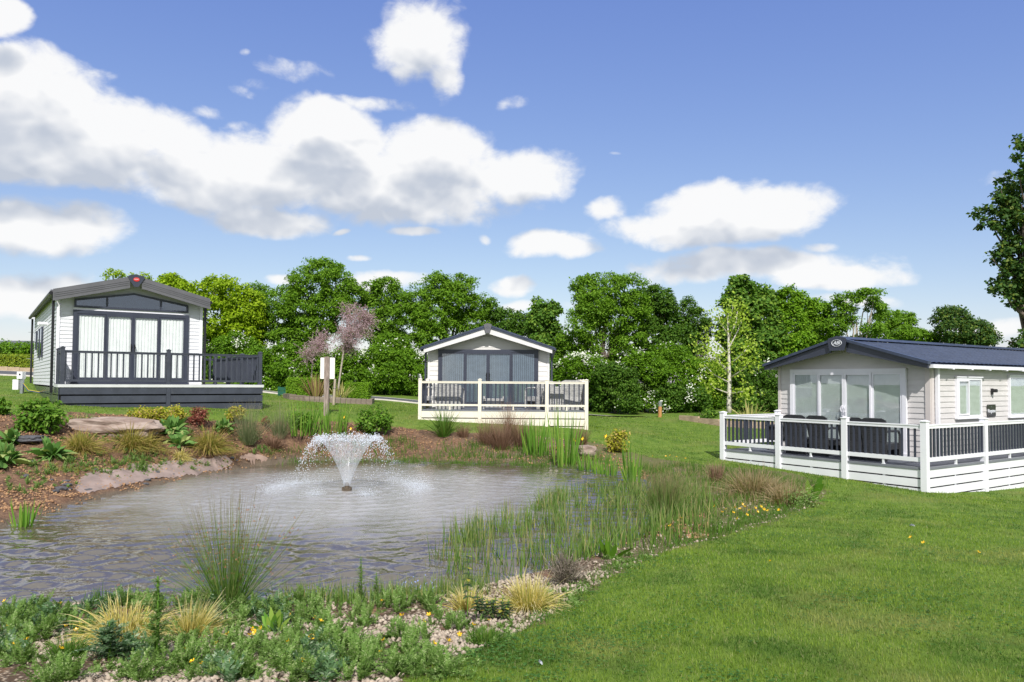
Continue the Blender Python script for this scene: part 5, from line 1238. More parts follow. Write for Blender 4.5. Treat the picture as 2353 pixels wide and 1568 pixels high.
shrub('dry_shrub', 'small russet twiggy shrub above the rusty grass', 'shrub', 612, 982, 30, 26, M['red_shrub'], 260, .04, .02)
shrub('leafy_shrub', 'rounded green leafy shrub between the irises and the cream deck', 'shrub', 859, 998, 80, 66, M['laurel'], 2600, .085, .045)
shrub('leafy_shrub', 'darker green shrub behind the broad iris clump', 'shrub', 690, 985, 58, 36, M['laurel'], 1300, .09, .045)
shrub('variegated_shrub', 'round yellow and russet shrub on the lawn edge beyond the irises', 'shrub', 1418, 1040, 52, 50, M['yellow_shrub'], 2000, .065, .035, droopy=0)
shrub('leafy_shrub', 'low green plants inside the timber-edged bed', 'shrub', 1625, 968, 60, 16, M['leaf_syc'], 900, .08, .05, d=31.5)
shrub('leafy_shrub', 'green shrub at the foot of the silver-stemmed tree', 'shrub', 1715, 960, 70, 40, M['leaf_syc'], 1500, .10, .06, d=33.5)
# dead twig bush
p = hit(1296, 1345); s = p.y / FPX; nn = 520; az_ = rng.uniform(0, 6.28, nn); tl = rng.uniform(.0, 1.0, nn)
d_ = unit(np.stack([np.cos(az_)*np.sin(tl), np.sin(az_)*np.sin(tl), np.cos(tl)], 1)); b0 = d_ * rng.uniform(0, .22, nn)[:, None]
d2 = unit(d_ + rng.normal(size=d_.shape) * .55 + [0, 0, .2]); V, F, T_ = ribbons(b0, d2, rng.uniform(.08, .24, nn), .0065, .05, 3, 'stem', rng.uniform(-1.5, 1.5, nn))
P2 = b0 + d2 * .10; V2, F2 = leaves(P2, rdir(nn), rdir(nn), .018, .008)
a_ = Acc(); a_.add(V, F, T_); a_.add(V2, F2)
tagit(link('twiggy_bush', a_.mesh('twiggy_bush', M['twig']), None, p), 'grey leafless twiggy bush at the pond edge by the straw-coloured grass', 'bush')
# round soft rushes
def rush(label, px, py, n, h, W, spread, rad, seeds=0):
    p = hit(px, py); s = p.y / FPX; az_ = rng.uniform(0, 6.28, n); tl = np.minimum(np.abs(rng.normal(0, spread, n)), 1.2)
    d_ = unit(np.stack([np.cos(az_)*np.sin(tl), np.sin(az_)*np.sin(tl)*.8, np.cos(tl)], 1)); rb = rad*s*np.sqrt(rng.random(n))
    b = np.stack([np.cos(az_)*rb, np.sin(az_)*rb, np.full(n, -.04)], 1); L = h*s*rng.uniform(.5, 1.08, n)
    V, F, T_ = ribbons(b, d_, L, W*rng.uniform(.7, 1.2, n), rng.uniform(0, .14, n), 4, 'stem', rng.uniform(-1.5, 1.5, n))
    r = thing('rush_clump', label, 'rush', p); link('stems', np_mesh('stems', V, F, M['g_rush'], attr=dict(t=T_)), r)['kind'] = 'stuff'
    if seeds:
        k = rng.choice(n, seeds, replace=False); q = rng.uniform(.6, .9, seeds); P = b[k] + d_[k] * (L[k]*q)[:, None] - np.array([0, 0, 1]) * (L[k]*.07*q*q)[:, None]
        a_ = Acc()
        for _ in range(5): V, F = leaves(P + rng.normal(size=P.shape)*.004, rdir(seeds), rdir(seeds), .016, .010); a_.add(V, F)
        link('seed_heads', a_.mesh('seed_heads', M['seed']), r)['kind'] = 'stuff'
M['seed'] = mat_leaf('rush_seed', (0.26, 0.12, 0.06), (0.36, 0.20, 0.12), None, .1)
rush('large soft rush with brown seed heads in front of the pond', 525, 1392, 620, 275, .0046, .58, 26, 130)
rush('dense dark green rush among the reeds on the right bank', 1530, 1200, 900, 122, .007, .30, 20)
# straw and dry grasses
tuft('straw_grass', 'straw-yellow mop of grass in the weeds left of the big rush', 'grass tuft', 285, 1478, 1300, 140, .008, .9, .75, M['g_straw'], 26, 5)
tuft('straw_grass', 'thin straw-coloured tuft right beside the tall thistle', 'grass tuft', 440, 1466, 380, 95, .006, .6, .35, M['g_straw'], 14, 5, lean=(.15, 0))
tuft('straw_grass', 'pale straw-yellow grass mop beside the twiggy bush', 'grass tuft', 1215, 1402, 900, 95, .007, .8, .5, M['g_straw'], 20, 5)
tuft('straw_grass', 'yellowish grass tuft left of the dark nettle', 'grass tuft', 1075, 1400, 300, 62, .006, .75, .4, M['g_straw'], 16, 4)
tuft('dry_grass', 'taller dry brown grass on the bank in front of the white deck', 'grass tuft', 1732, 1140, 620, 76, .010, .62, .4, M['g_dry'], 26, 5)
tuft('dry_grass', 'dry brown grass with dock leaves at the corner of the planted bank', 'grass tuft', 1808, 1160, 420, 66, .010, .62, .45, M['g_dry'], 20, 5)
tuft('dry_grass', 'small rusty grass tuft left of the dry brown grasses', 'grass tuft', 1646, 1105, 200, 40, .008, .35, .2, M['g_bronze'], 8, 4)
tuft('green_grass', 'bright green tuft of lawn grass on the cream gravel with a buttercup', 'grass tuft', 1115, 1480, 480, 46, .006, .7, .35, M['g_green'], 22, 4)
tuft('green_grass', 'small green grass tuft at the bottom of the cream gravel', 'grass tuft', 960, 1530, 420, 36, .006, .8, .4, M['g_green'], 26, 4)
tuft('green_grass', 'green grass tuft in the gravel at the bottom left', 'grass tuft', 150, 1510, 380, 50, .006, .75, .35, M['g_green'], 22, 4)
big('dock_plant', 'dock with upright broad leaves beside the near pond edge', 'dock', 628, 1456, 12, 52, .055, M['g_iris'], .5, .25, 5)
big('dock_plant', 'dock with large leaves at the corner of the planted bank', 'dock', 1858, 1150, 10, 52, .13, M['laurel'], .7, .3, 10)
big('dock_plant', 'dock plant standing in the reeds near the gravel', 'dock', 1400, 1285, 10, 48, .07, M['laurel'], .45, .2, 6)
shrub('fern_weed', 'feathery green weeds under the dry brown grass', 'weed', 1838, 1164, 84, 36, M['weed'], 1800, .030, .014)
tuft('phormium', 'bronze phormium between the clipped hedge and the signboard', 'phormium', 727, 914, 60, 52, .06, .42, .12, M['phor_bronze'], 6, 4, 'sword', d=30.6)
tuft('phormium', 'yellow striped phormium behind the stake', 'phormium', 778, 916, 90, 46, .055, .75, .3, M['phor_yel'], 8, 4, 'sword', d=30.8)
tuft('phormium', 'yellow phormium seen through the white deck railing', 'phormium', 1722, 985, 50, 46, .06, .55, .2, M['phor_yel'], 8, 4, 'sword', d=30)

# ---- pink tamarisks, stake, raised bed
def tamarisk(label, base_px, base_py, d, stem_px, lobes, n_cl, tr=.045):
    b = at(base_px, base_py, d); gz = z1(b.x, b.y); o = Vector((b.x, b.y, gz)); r = thing('tamarisk', label, 'tree', o, 0, 'pink tamarisks'); L = px_lobes(lobes, d, .7)
    mb = MB(); pts = [Vector((0, 0, -.05))] + [at(x, y, d) - o for x, y in stem_px]; mb.tube(pts, [tr * (1 - .5 * i / len(pts)) for i in range(len(pts))], 7)
    for l in L:
        for _ in range(5): branchy(mb, pts[-1], Vector(l[:3]) - o + Vector((random.uniform(-1, 1)*l[3], random.uniform(-1, 1)*l[4]*.5, random.uniform(-1, 1)*l[5])) * .9, .016, .005, .1, 4, 4)
    mb.build('trunk', M['bark_pale'], r, smooth=True)
    L = np.array(L); k = rng.integers(0, len(L), n_cl); C = L[k, :3] + rdir(n_cl) * L[k, 3:] * (rng.random(n_cl)[:, None] ** .5) - np.array(o)
    # feathery plumes: many small leaves along short curved sprays
    A0 = unit(rng.normal(size=(n_cl, 3)) + [.35, 0, .55]); per = 26; j = np.repeat(np.arange(n_cl), per); s_ = np.tile(np.linspace(0, .34, per), n_cl)
    P = C[j] + A0[j] * (s_ * 1.35)[:, None] - np.array([0, 0, 1]) * (s_**2 * .9)[:, None] + rng.normal(size=(len(j), 3)) * .012
    V, F = leaves(P, unit(A0[j] + rdir(len(j))), rdir(len(j)), .045, .026); link('crown', np_mesh('crown', V, F, M['pink']), r)
    (V, F), C, cr = crown_arrays(L, 26, .2, 16, .05, .02, .2); link('foliage', np_mesh('foliage', V - np.array(o), F, M['leaf_haw']), r)
tamarisk('taller pink tamarisk with a leaning stem tied to the stake', 775, 918, 31, [(779,880),(784,845),(789,812),(788,800),(795,775)], [(800,728,28,32),(822,748,30,34),(796,775,24,22),(840,735,16,22),(815,775,24,20),(792,798,12,10)], 620)
tamarisk('smaller pink tamarisk left of the signboard', 713, 914, 31.8, [(714,880),(717,850),(719,825)], [(718,795,22,20),(735,785,20,18),(712,815,16,14),(742,800,14,14)], 260, .03)
b = at(766, 933, 28.5); b.z = z1(b.x, b.y); r = thing('stake', 'pale timber stake in the lawn tied to the leaning tamarisk', 'stake', b)
tp = at(770, 871, 28.5); MB().tube([(0, 0, -.1), (tp.x - b.x, .0, tp.z - b.z)], [.05, .045], 10).build('stake_pole', M['wood_stake'], r)
MB().tube([(-.01, -.05, .62), (.08, -.03, .64), (.10, .06, .64), (.0, .06, .63), (-.01, -.05, .62)], .014, 6).build('tie', M['black_metal'], r)
def sleepers(name, label, pts, d, h, mat, n):
    P = [at(x, y, dd) for (x, y), dd in zip(pts, d)]; o = P[0].copy(); o.z = z1(o.x, o.y); r = thing(name, label, 'planter', o)
    for i in range(len(P) - 1):
        a, b_ = P[i], P[i+1]; m_ = n[i]
        for j in range(m_):
            q0, q1 = a.lerp(b_, j/m_), a.lerp(b_, (j+1)/m_); dv = q1 - q0; dv.z = 0; L = dv.length; ang = math.atan2(dv.y, dv.x); zz = min(z1(q0.x, q0.y), z1(q1.x, q1.y))
            jz = random.uniform(-.008, .008)
            MB().box(.006, L - .006, -.05, .05, zz - .1 - o.z, zz + h + jz - o.z).build('timber', mat, r, (q0.x - o.x, q0.y - o.y, 0), ang)
sleepers('raised_bed', 'curved grey timber edging of the raised bed round the tamarisks', [(653,912),(668,918),(700,922),(770,924),(852,924),(858,918)], [31.5,30.2,29.8,29.8,30.4,32], .22, M['sleeper'], (1,3,6,7,1))
sleepers('raised_bed', 'pale timber edged bed at the foot of the silver-stemmed tree', [(1562,972),(1653,983),(1700,987),(1780,992)], [31.5,29.6,29.0,28.6], .24, M['sleeper_pale'], (2,1,2))
# far left edging along the road
sleepers('raised_bed', 'pale timber edging below the clipped hedge at the far left', [(-150,856),(-60,857),(72,859),(140,861)], [36.9,36.8,36.8,37], .2, M['sleeper_pale'], (4,5,3))
# young tree with silver stem
b = at(1676, 950, 32.5); gz = z1(b.x, b.y); o = Vector((b.x, b.y, gz)); r = thing('young_tree', 'young silver-stemmed tree with sparse yellow-green leaves', 'tree', o)
d = 32.5; mb = MB(); st = [at(x, y, d) - o for x, y in ((1675,930),(1676,880),(1675,830),(1674,780),(1672,745),(1674,715))]
mb.tube([Vector((0, 0, -.1))] + st, [.11,.095,.08,.065,.05,.03,.012], 9)
tips = [((1675,850),(1622,818),(1612,800)),((1676,880),(1640,862),(1616,838)),((1675,815),(1640,790),(1618,770)),((1675,800),(1700,760),(1712,735)),((1675,840),(1700,815),(1716,790)),((1674,770),(1655,745),(1648,722)),
        ((1676,870),(1700,850),(1712,832)),((1676,905),(1640,892),(1628,880)),((1675,780),(1690,740),(1692,715)),((1676,905),(1702,900),(1708,905)),((1675,860),(1650,835),(1640,812)),((1674,750),(1680,722),(1684,700))]
leafc = []
for tr in tips:
    yo = random.uniform(-.7, .5); q = [at(tr[0][0], tr[0][1], d) - o, at(tr[1][0], tr[1][1], d) - o + Vector((0, yo*.7, 0)), at(tr[2][0], tr[2][1], d) - o + Vector((0, yo, 0))]
    mb.tube(q, [.04, .024, .010], 5)
    for s_ in np.linspace(.35, 1.1, 9):
        c_ = q[1].lerp(q[2], s_) if s_ > .5 else q[0].lerp(q[1], s_ + .4); leafc.append(c_)
mb.build('trunk', M['bark_silver'], r, smooth=True)
leafc = np.array([list(c) for c in leafc]); j = np.repeat(np.arange(len(leafc)), 17); P = leafc[j] + rng.normal(size=(len(j), 3)) * [.26, .26, .2]
N = unit(rng.normal(size=P.shape) * .7 + [0, -.3, .6]); V, F = leaves(P, unit(np.cross(N, rng.normal(size=P.shape))), N, .13, .09); link('crown', np_mesh('crown', V, F, M['leaf_young']), r)

# ---- signboard, bollard, barrier, hook-up post, rocks
b = hit(750, 956); dd = b.y; ztop = at(750, 820, dd).z - b.z; s = dd / FPX
r = thing('signboard', 'blank back of a cream sign on a weathered timber post', 'sign', b)
MB().box(-5.6*s, 5.2*s, -.055, .055, -.15, ztop).build('post', M['wood_grey'], r)
pn = MB(); pw, ph = 17*s, 49*s; ptsr = []
for cx, cz, a0 in ((pw-.03, ztop-.05, 0), (-pw+.03, ztop-.05, 90), (-pw+.03, ztop-ph, 180), (pw-.03, ztop-ph, 270)):
    for k in range(4): t_ = math.radians(a0+k*30); ptsr.append((cx+.025*math.cos(t_), cz+.025*math.sin(t_)))
pn.prism_y(ptsr, .056, .064).build('panel', M['sign_back'], r)
b = hit(1517, 959); s = b.y/FPX; r = thing('bollard', 'orange timber bollard light with a steel cap near the end of the road', 'bollard', b); b_h = 36*s
MB().tube([(-.02, 0, -.1), (.0, 0, b_h*.68)], .078, 14).build('post', M['wood_orange'], r); MB().lathe([(.08, b_h*.68), (.08, b_h*.98), (.06, b_h)], 16).build('cap', M['steel'], r)
b = at(640, 909, 33); b.z = z1(b.x, b.y); r = thing('barrier', 'low green board barrier beside the clipped box hedge', 'barrier', b)
MB().box(-.02, .07, -.05, .05, -.1, .40).build('post', M['green_paint'], r); MB().box(.85, .94, -.05, .05, -.1, .40).build('post', M['green_paint'], r)
for z_ in (.06, .23): MB().box(.0, .92, -.075, -.052, z_, z_ + .15).build('board', M['green_paint'], r)
b = at(50, 908, 27); b.z = z1(b.x, b.y); s = 27/FPX
r = thing('hookup_post', 'white electric hook-up post with meter box on the lawn at the far left', 'hook-up post', b)
MB().box(-.05, .05, -.04, .04, -.1, 36*s).build('post', M['steel'], r); MB().box(-.13, .06, -.1, .1, 34*s, 50*s).build('socket_box', M['white_pvc'], r)
MB().lathe([(.03, 0), (.03, .01)], 10).build('socket', M['black_metal'], r, (-.02, -.112, 44*s)).rotation_euler = (math.pi/2, 0, 0)
MB().box(-.26, -.062, -.12, .1, 9*s, 32*s).build('meter_box', M['white_pvc'], r)
M['hose_yellow'] = mat_plain('hose_yellow', (0.62, 0.48, 0.08), .5)
q = [Vector((.05, 0, .35)), Vector((.18, .1, .12)), Vector((.45, .3, .05)), Vector((.8, .6, .16)), Vector((1.05, .9, .45))]
tagit(MB().tube([b + x for x in q], .016, 6).build('hose', M['hose_yellow']), 'yellow hose sagging from the hook-up post to the white caravan', 'hose')
M['hose_blue'] = mat_plain('hose_blue', (0.04, 0.09, 0.35), .5)
tagit(MB().tube([b + Vector((x.x, x.y - .05, x.z - .02)) for x in q], .010, 6).build('cable', M['hose_blue']), 'thin blue cable beside the yellow hose at the hook-up post', 'cable')

def rock_mesh(name, rx, ry, rz_, mat, seed, sub=3, flat=.0, rough=.22):
    import bmesh
    bm = bmesh.new(); bmesh.ops.create_icosphere(bm, subdivisions=sub, radius=1.0); r_ = np.random.default_rng(seed); o3 = r_.uniform(0, 100, 3)
    from mathutils import noise
    for v_ in bm.verts:
        c = v_.co.copy(); q = max(abs(c.x), abs(c.y), abs(c.z)); c = c.lerp(c / q, .55)
        n_ = noise.fractal(Vector((c.x*1.1 + o3[0], c.y*1.1 + o3[1], c.z*1.3 + o3[2])), 1.0, 2.0, 4)
        st = noise.cell(Vector((c.x*2 + o3[0], c.y*2, c.z*3))) * .02
        c *= 1 + n_ * rough + st; v_.co = (c.x*rx, c.y*ry, c.z*rz_)
    me = bpy.data.meshes.new(name); bm.to_mesh(me); bm.free(); me.materials.append(mat); return me
b = hit(255, 1000); s = b.y/FPX; o_ = link('rock_slab', rock_mesh('rock_slab', 100*s, .42, 22*s, M['rock_brown'], 4, 4), None, (b.x, b.y + .25, b.z + 15*s)); o_.rotation_euler = (.08, .03, .05)
tagit(o_, 'large flat brown rock slab lying on the left bank', 'rock')
b = hit(62, 1012); o_ = link('rock_slab', rock_mesh('rock_slab', .34, .3, .07, M['rock_slate'], 8, 3), None, (b.x, b.y, b.z + .03)); tagit(o_, 'dark flat slab between the left hostas', 'rock')
b = hit(1350, 1046); s = b.y/FPX; o_ = link('boulder', rock_mesh('boulder', 21*s, .22, 13*s, M['rock_brown'], 5, 3), None, (b.x, b.y, b.z + 8*s)); tagit(o_, 'grey-brown boulder behind the short irises', 'rock')
MARKS = [(358,1440,'tall thistle stalk'),(249,1470,'short dark thistle'),(525,1390,'big soft rush'),(628,1440,'upright dock'),(285,1455,'straw-yellow mop'),(1128,1410,'dark nettle'),(1115,1470,'bright green gravel tuft'),(150,1500,'bottom-left grass tuft'),
  (828,1385,'leafy spurge stems'),(1215,1395,'pale straw mop'),(20,1420,'water edge at far left'),(1530,1190,'dense dark rush'),(1735,1130,'dry brown grass'),(1858,1140,'large-leaved dock'),(185,1037,'first golden sedge'),(255,985,'rock slab'),(117,1045,'middle hosta'),(320,1090,'pale pond liner'),(440,1460,'thin straw tuft'),(1452,1090,'reed-edge iris clump'),(600,1520,'bare gravel patch')]
def near_mark(px, py):
    best = min(MARKS, key=lambda q: math.hypot((q[0]-px), 1.6*(q[1]-py))); dx, dy = px - best[0], (py - best[1]) * 1.6
    rel = ('right of the ' if dx > 0 else 'left of the ') if abs(dx) > abs(dy) else ('in front of the ' if dy > 0 else 'behind the ')
    far_ = math.hypot(dx, dy); return ('just ' if far_ < 60 else 'well ' if far_ > 170 else '') + rel + best[2]
sl = [(362,1088,.07),(340,1104,.06),(335,1113,.06),(205,1129,.08),(155,1118,.09),(140,1124,.1),(160,1126,.07),(152,1108,.07),(398,1092,.05),(74,1063,.07),(446,1059,.07),(533,1054,.08),(60,1096,.08),(220,1080,.06),(118,1105,.06),(128,1130,.08),(545,1060,.05),(430,1062,.05)]
for k, (x, y, rr_) in enumerate(sl):
    b = hit(x, y); o_ = link('slate_stone', rock_mesh('slate_stone', rr_, rr_*.7, rr_*.4, M['rock_slate'], 20 + k, 1), None, (b.x, b.y, b.z + rr_*.1), random.random()*3)
    tagit(o_, ('small' if rr_ < .065 else 'larger') + ' dark slate stone ' + near_mark(x, y), 'stone', 'dark slate stones on the left shore')

# ---- pond liner showing on the left shore
def drape(name, poly_px, mat, label, seed, lift=.02, fold=.012, step=.05, flat=True):
    W_ = []
    for px, py in poly_px: h_ = hit(px, py); W_.append((h_.x, h_.y))
    W_ = smooth_poly(W_, 1); xs = [p[0] for p in W_]; ys = [p[1] for p in W_]
    X, Y = np.meshgrid(np.arange(min(xs), max(xs) + step, step), np.arange(min(ys), max(ys) + step, step)); sd_ = seg_sd(X.ravel(), Y.ravel(), W_).reshape(X.shape)
    sd_ += .05 * wob(X, Y, 3.0, seed)
    Z = np.maximum(zt(X, Y), ZW - .03) + lift * np.clip(sd_ * 8, 0, 1) + fold * wob(X * 2.2, Y * 1.1, 2, seed) * np.clip(sd_ * 5, 0, 1)
    ok = sd_ > -.01; f = ok[:-1, :-1] & ok[1:, :-1] & ok[:-1, 1:] & ok[1:, 1:]; ii, jj = np.nonzero(f); c_ = X.shape[1]
    F = np.stack([ii*c_ + jj, ii*c_ + jj + 1, (ii+1)*c_ + jj + 1, (ii+1)*c_ + jj], 1)
    used = np.unique(F); mp = -np.ones(X.size, int); mp[used] = np.arange(len(used)); V = np.stack([X.ravel(), Y.ravel(), Z.ravel()], 1)[used]
    o_ = link(name, np_mesh(name, V, mp[F], mat, True)); tagit(o_, label, 'pond liner'); return o_
M['liner'] = mat_plain('pond_liner', (0.29, 0.22, 0.195), .75, .16, 1.6, bump=.35, bscale=14, dirt=((0.17, 0.10, 0.075), .75))
M['liner_brown'] = mat_plain('liner_brown', (0.30, 0.21, 0.165), .8, .14, 2.0, bump=.4, bscale=12, dirt=((0.15, 0.09, 0.06), .6))
drape('pond_liner', [(170,1092),(250,1080),(315,1066),(400,1060),(452,1058),(487,1050),(505,1044),(545,1071),(487,1086),(415,1096),(372,1100),(320,1112),(258,1124),(180,1140)], M['liner'], 'pinkish grey pond liner bared on the left shore', 1)
drape('pond_liner', [(545,1046),(585,1043),(618,1052),(612,1064),(575,1064),(550,1060)], M['liner_brown'], 'folded brown edge of liner near the rusty grass', 2, .05, .03)

# ---- stones
def stones(name, label, P, size, mat, squash=.6):
    n = len(P); base = np.array([(1,0,-.15),(.35,.9,.0),(-.8,.55,-.05),(-.75,-.6,.05),(.4,-.9,-.1),(.15,.1,1),(-.1,0,-.9)]); fc = [(0,1,5),(1,2,5),(2,3,5),(3,4,5),(4,0,5),(1,0,6),(2,1,6),(3,2,6),(4,3,6),(0,4,6)]
    V = base[None] * (1 + rng.uniform(-.3, .3, (n, 7, 1))) + rng.uniform(-.14, .14, (n, 7, 3)); sz = size * rng.uniform(.5, 1.5, n) ** 1.1
    a = rng.uniform(0, 6.28, n); c, s_ = np.cos(a), np.sin(a); V = V * sz[:, None, None] * np.stack([np.ones(n), rng.uniform(.6, 1, n), rng.uniform(.45, .8, n)], 1)[:, None]
    X = V[:, :, 0]*c[:, None] - V[:, :, 1]*s_[:, None]; Y = V[:, :, 0]*s_[:, None] + V[:, :, 1]*c[:, None]
    V = np.stack([X, Y, V[:, :, 2]], -1) + P[:, None]; V[:, :, 2] += (sz * .25)[:, None]
    F = (np.arange(n)*7)[:, None, None] + np.array(fc)[None]
    o_ = link(name, np_mesh(name, V.reshape(-1, 3), F.reshape(-1, 3), mat)); tagit(o_, label, 'gravel', kind='stuff'); return o_
def scatter(n, az0, az1, d0, d1, keep):
    """points thinning with distance, like the photograph's detail"""
    a = rng.uniform(az0, az1, n); d = np.exp(rng.uniform(math.log(d0), math.log(d1), n)); x = np.tan(a) * d; k = keep(x, d); return x[k], d[k]
def in_bed(x, y): return (seg_sd(x, y, BED_S) > .02) & (seg_sd(x, y, SHORE_S) < .03)
x, y = scatter(60000, -.68, .45, 3.4, 14, lambda x, y: in_bed(x, y) & ~((x < -3.5) & (y > 9)) & (wob(x, y, 1.4, 2.0) + .9*rng.random(len(x)) > .25) & ((x < 1.0) | (rng.random(len(x)) < .28))); P = np.stack([x, y, zt(x, y)], 1)[:14500]
stones('gravel', 'cream limestone gravel round the near pond edge', P, .020, M['stone_cream'])
x, y = scatter(50000, -.68, .25, 9.5, 23, lambda x, y: in_bed(x, y) & ((x < 3.0) & (y > 10)) & (wob(x, y, 1.7, 5.0) + .8*rng.random(len(x)) > .35)); P = np.stack([x, y, zt(x, y)], 1)[:14000]
stones('gravel', 'orange-tan gravel scattered over the soil of the far bank', P, .024, M['stone_tan'])

# ---- lawn grass
def lawn_ok(x, y): return (seg_sd(x, y, BED_S) < .16 * wob(x, y, 2.6) - .02 + .10)
def lawn(n, d0, d1, hgt, wk):
    x, y = scatter(n, -.64, .64, d0, d1, lawn_ok); N = len(x); z = zt(x, y); d = y
    den = wob(x, y, .9, 3); L = hgt * rng.uniform(.5, 1.35, N) * (1 + .25 * den); Wd = np.maximum(.0032, d * wk) * rng.uniform(.7, 1.3, N)
    a = rng.uniform(0, 6.28, N); tl = np.abs(rng.normal(.6, .45, N)); D = np.stack([np.cos(a)*np.sin(tl), np.sin(a)*np.sin(tl), np.cos(tl)], 1); s_ = unit(np.stack([-np.sin(a) + .3, np.cos(a)*.4, np.zeros(N)], 1)) * (Wd/2)[:, None]
    B = np.stack([x, y, z - .004], 1); V = np.stack([B - s_, B + s_, B + D * L[:, None]], 1).reshape(-1, 3); return V, (np.arange(N)*3)[:, None] + np.arange(3)[None]
M['lawn'] = None
m, t = mat_new('lawn_grass'); g_ = t.node('ShaderNodeNewGeometry'); P_ = g_.outputs['Position']; rr = g_.outputs['Random Per Island']
n1 = t.noise(P_, 0.55, 5, .6)[0]; n2 = t.noise(P_, 2.3, 5, .65)[0]; n3 = t.noise(P_, 5.5, 3, .6)[0]
c = t.mix(rr, (0.086, 0.172, 0.014), (0.240, 0.335, 0.045)); c = t.mix(t.math('MULTIPLY', t.ss(t.noise(t.vm('ADD', P_, (4, 9, 0)), .9, 6, .62, .3)[0], .49, .60), .85), c, (0.030, 0.088, 0.011))
c = t.mix(t.math('MULTIPLY', t.ss(n1, .5, .66), .75), c, (0.29, 0.30, 0.085)); c = t.mix(t.math('MULTIPLY', t.ss(t.math('FRACT', t.math('MULTIPLY', rr, 13.7)), .88, .95), .6), c, (0.42, 0.38, 0.20))
c = t.mix(t.math('MULTIPLY', t.ss(n3, .58, .7), .5), c, (0.20, 0.25, 0.07))
p = t.node('ShaderNodeBsdfPrincipled', None, Base_Color=c, Roughness=.5); p.inputs['Specular IOR Level'].default_value = .12
tr = t.node('ShaderNodeBsdfTranslucent', None, Color=t.mix(1.0, c, (1, 1.1, .5), 'MULTIPLY')); out(t, t.node('ShaderNodeMixShader', None, i0=.28, i1=p.outputs[0], i2=tr.outputs[0])); M['lawn'] = m
a_ = Acc(); 
for n_, d0, d1, h_ in ((150000, 3.7, 6.5, .036), (150000, 6.5, 12, .038), (110000, 12, 22, .04), (60000, 22, 34, .045)):
    V, F = lawn(n_, d0, d1, h_, .00075); a_.add(V, F)
x, y = scatter(60000, -.62, .64, 3.7, 13, lambda x, y: lawn_ok(x, y) & (wob(x, y, .8, 7.0) + .6*wob(x, y, 2.1, 1.5) + .5*rng.normal(size=len(x)) > .55)); n = len(x); P = np.stack([x, y, zt(x, y) + rng.uniform(.012, .035, n)], 1)
P3 = np.repeat(P, 3, 0); a3 = np.repeat(rng.uniform(0, 6.28, n), 3) + np.tile([0, 2.094, 4.189], n); ax = unit(np.stack([np.cos(a3), np.sin(a3), np.full(3*n, .1)], 1)); N3 = unit(np.array([0, 0, 1.0]) + rng.normal(size=(3*n, 3))*.25)
V, F = leaves(P3, ax, N3, .013*np.maximum(1, P3[:, 1]/8), .013*np.maximum(1, P3[:, 1]/8)); M['clover'] = mat_leaf('clover_leaf', (0.030, 0.100, 0.016), (0.055, 0.145, 0.022), (0.10, 0.20, 0.05), .2)
tagit(link('clover', np_mesh('clover', V, F, M['clover'])), 'dark green clover patches in the lawn', 'clover', kind='stuff')
o_ = link('grass', np_mesh('grass', np.concatenate(a_.V), np.concatenate(a_.F), M['lawn'])); tagit(o_, 'short mown green lawn grass', 'grass', kind='stuff')

# ---- reeds and waterside grasses
def strew(name, label, P, L, W, spread, droop, mat, k=3, prof='grass', lean=0.0):
    n = len(P); a = rng.uniform(0, 6.28, n); tl = np.abs(rng.normal(0, spread, n)); D = unit(np.stack([np.cos(a)*np.sin(tl) + lean, np.sin(a)*np.sin(tl), np.cos(tl)], 1))
    V, F, T_ = ribbons(P, D, L, W, droop * rng.uniform(.3, 1.6, n), k, prof, rng.uniform(-1.3, 1.3, n)); o_ = link(name, np_mesh(name, V, F, mat, attr=dict(t=T_))); tagit(o_, label, 'reeds', kind='stuff'); return o_
def area_px(poly, n, clump=0, cr=.1):
    """random ground points inside an outline measured in the photograph"""
    W_ = []
    for px, py in poly: h_ = hit(px, py); W_.append((h_.x, h_.y))
    xs = [p[0] for p in W_]; ys = [p[1] for p in W_]; X = rng.uniform(min(xs), max(xs), n * 6); Y = rng.uniform(min(ys), max(ys), n * 6); k = seg_sd(X, Y, W_) > 0; X, Y = X[k], Y[k]
    if clump: X, Y = X[:clump], Y[:clump]; j = rng.integers(0, len(X), n); X = X[j] + rng.normal(0, cr, n); Y = Y[j] + rng.normal(0, cr, n)
    X, Y = X[:n], Y[:n]; return np.stack([X, Y, np.maximum(zt(X, Y), ZW - .05) - .02], 1)
R1 = [(1180,1290),(1240,1230),(1200,1190),(1260,1150),(1360,1120),(1500,1120),(1620,1140),(1640,1200),(1600,1240),(1500,1262),(1400,1285),(1300,1305)]
P = area_px(R1, 3600, 230, .085); strew('reeds', 'dense stand of green reeds in the shallow right side of the pond', P, rng.uniform(.16, .56, len(P)), .014, .22, .25, M['g_reed'], 4)
P = area_px([(1000,1260),(1100,1200),(1200,1190),(1260,1290),(1200,1330),(1080,1340),(980,1300)], 620, 90, .07); strew('reeds', 'thin scattered reeds standing in open water left of the dense reeds', P, rng.uniform(.2, .55, len(P)), .012, .17, .15, M['g_reed'], 4)
P = area_px([(640,1400),(640,1375),(800,1372),(960,1362),(1080,1335),(1130,1370),(1050,1400)], 1500, 200, .06); strew('reeds', 'sparse waterside grasses along the near pond edge', P, rng.uniform(.12, .36, len(P)), .007, .22, .25, M['g_reed'], 4)
P = area_px([(210,1398),(215,1380),(360,1376),(400,1400)], 520, 70, .05); strew('reeds', 'sparse grasses at the near edge left of the big rush', P, rng.uniform(.1, .30, len(P)), .007, .3, .3, M['g_green'], 4)
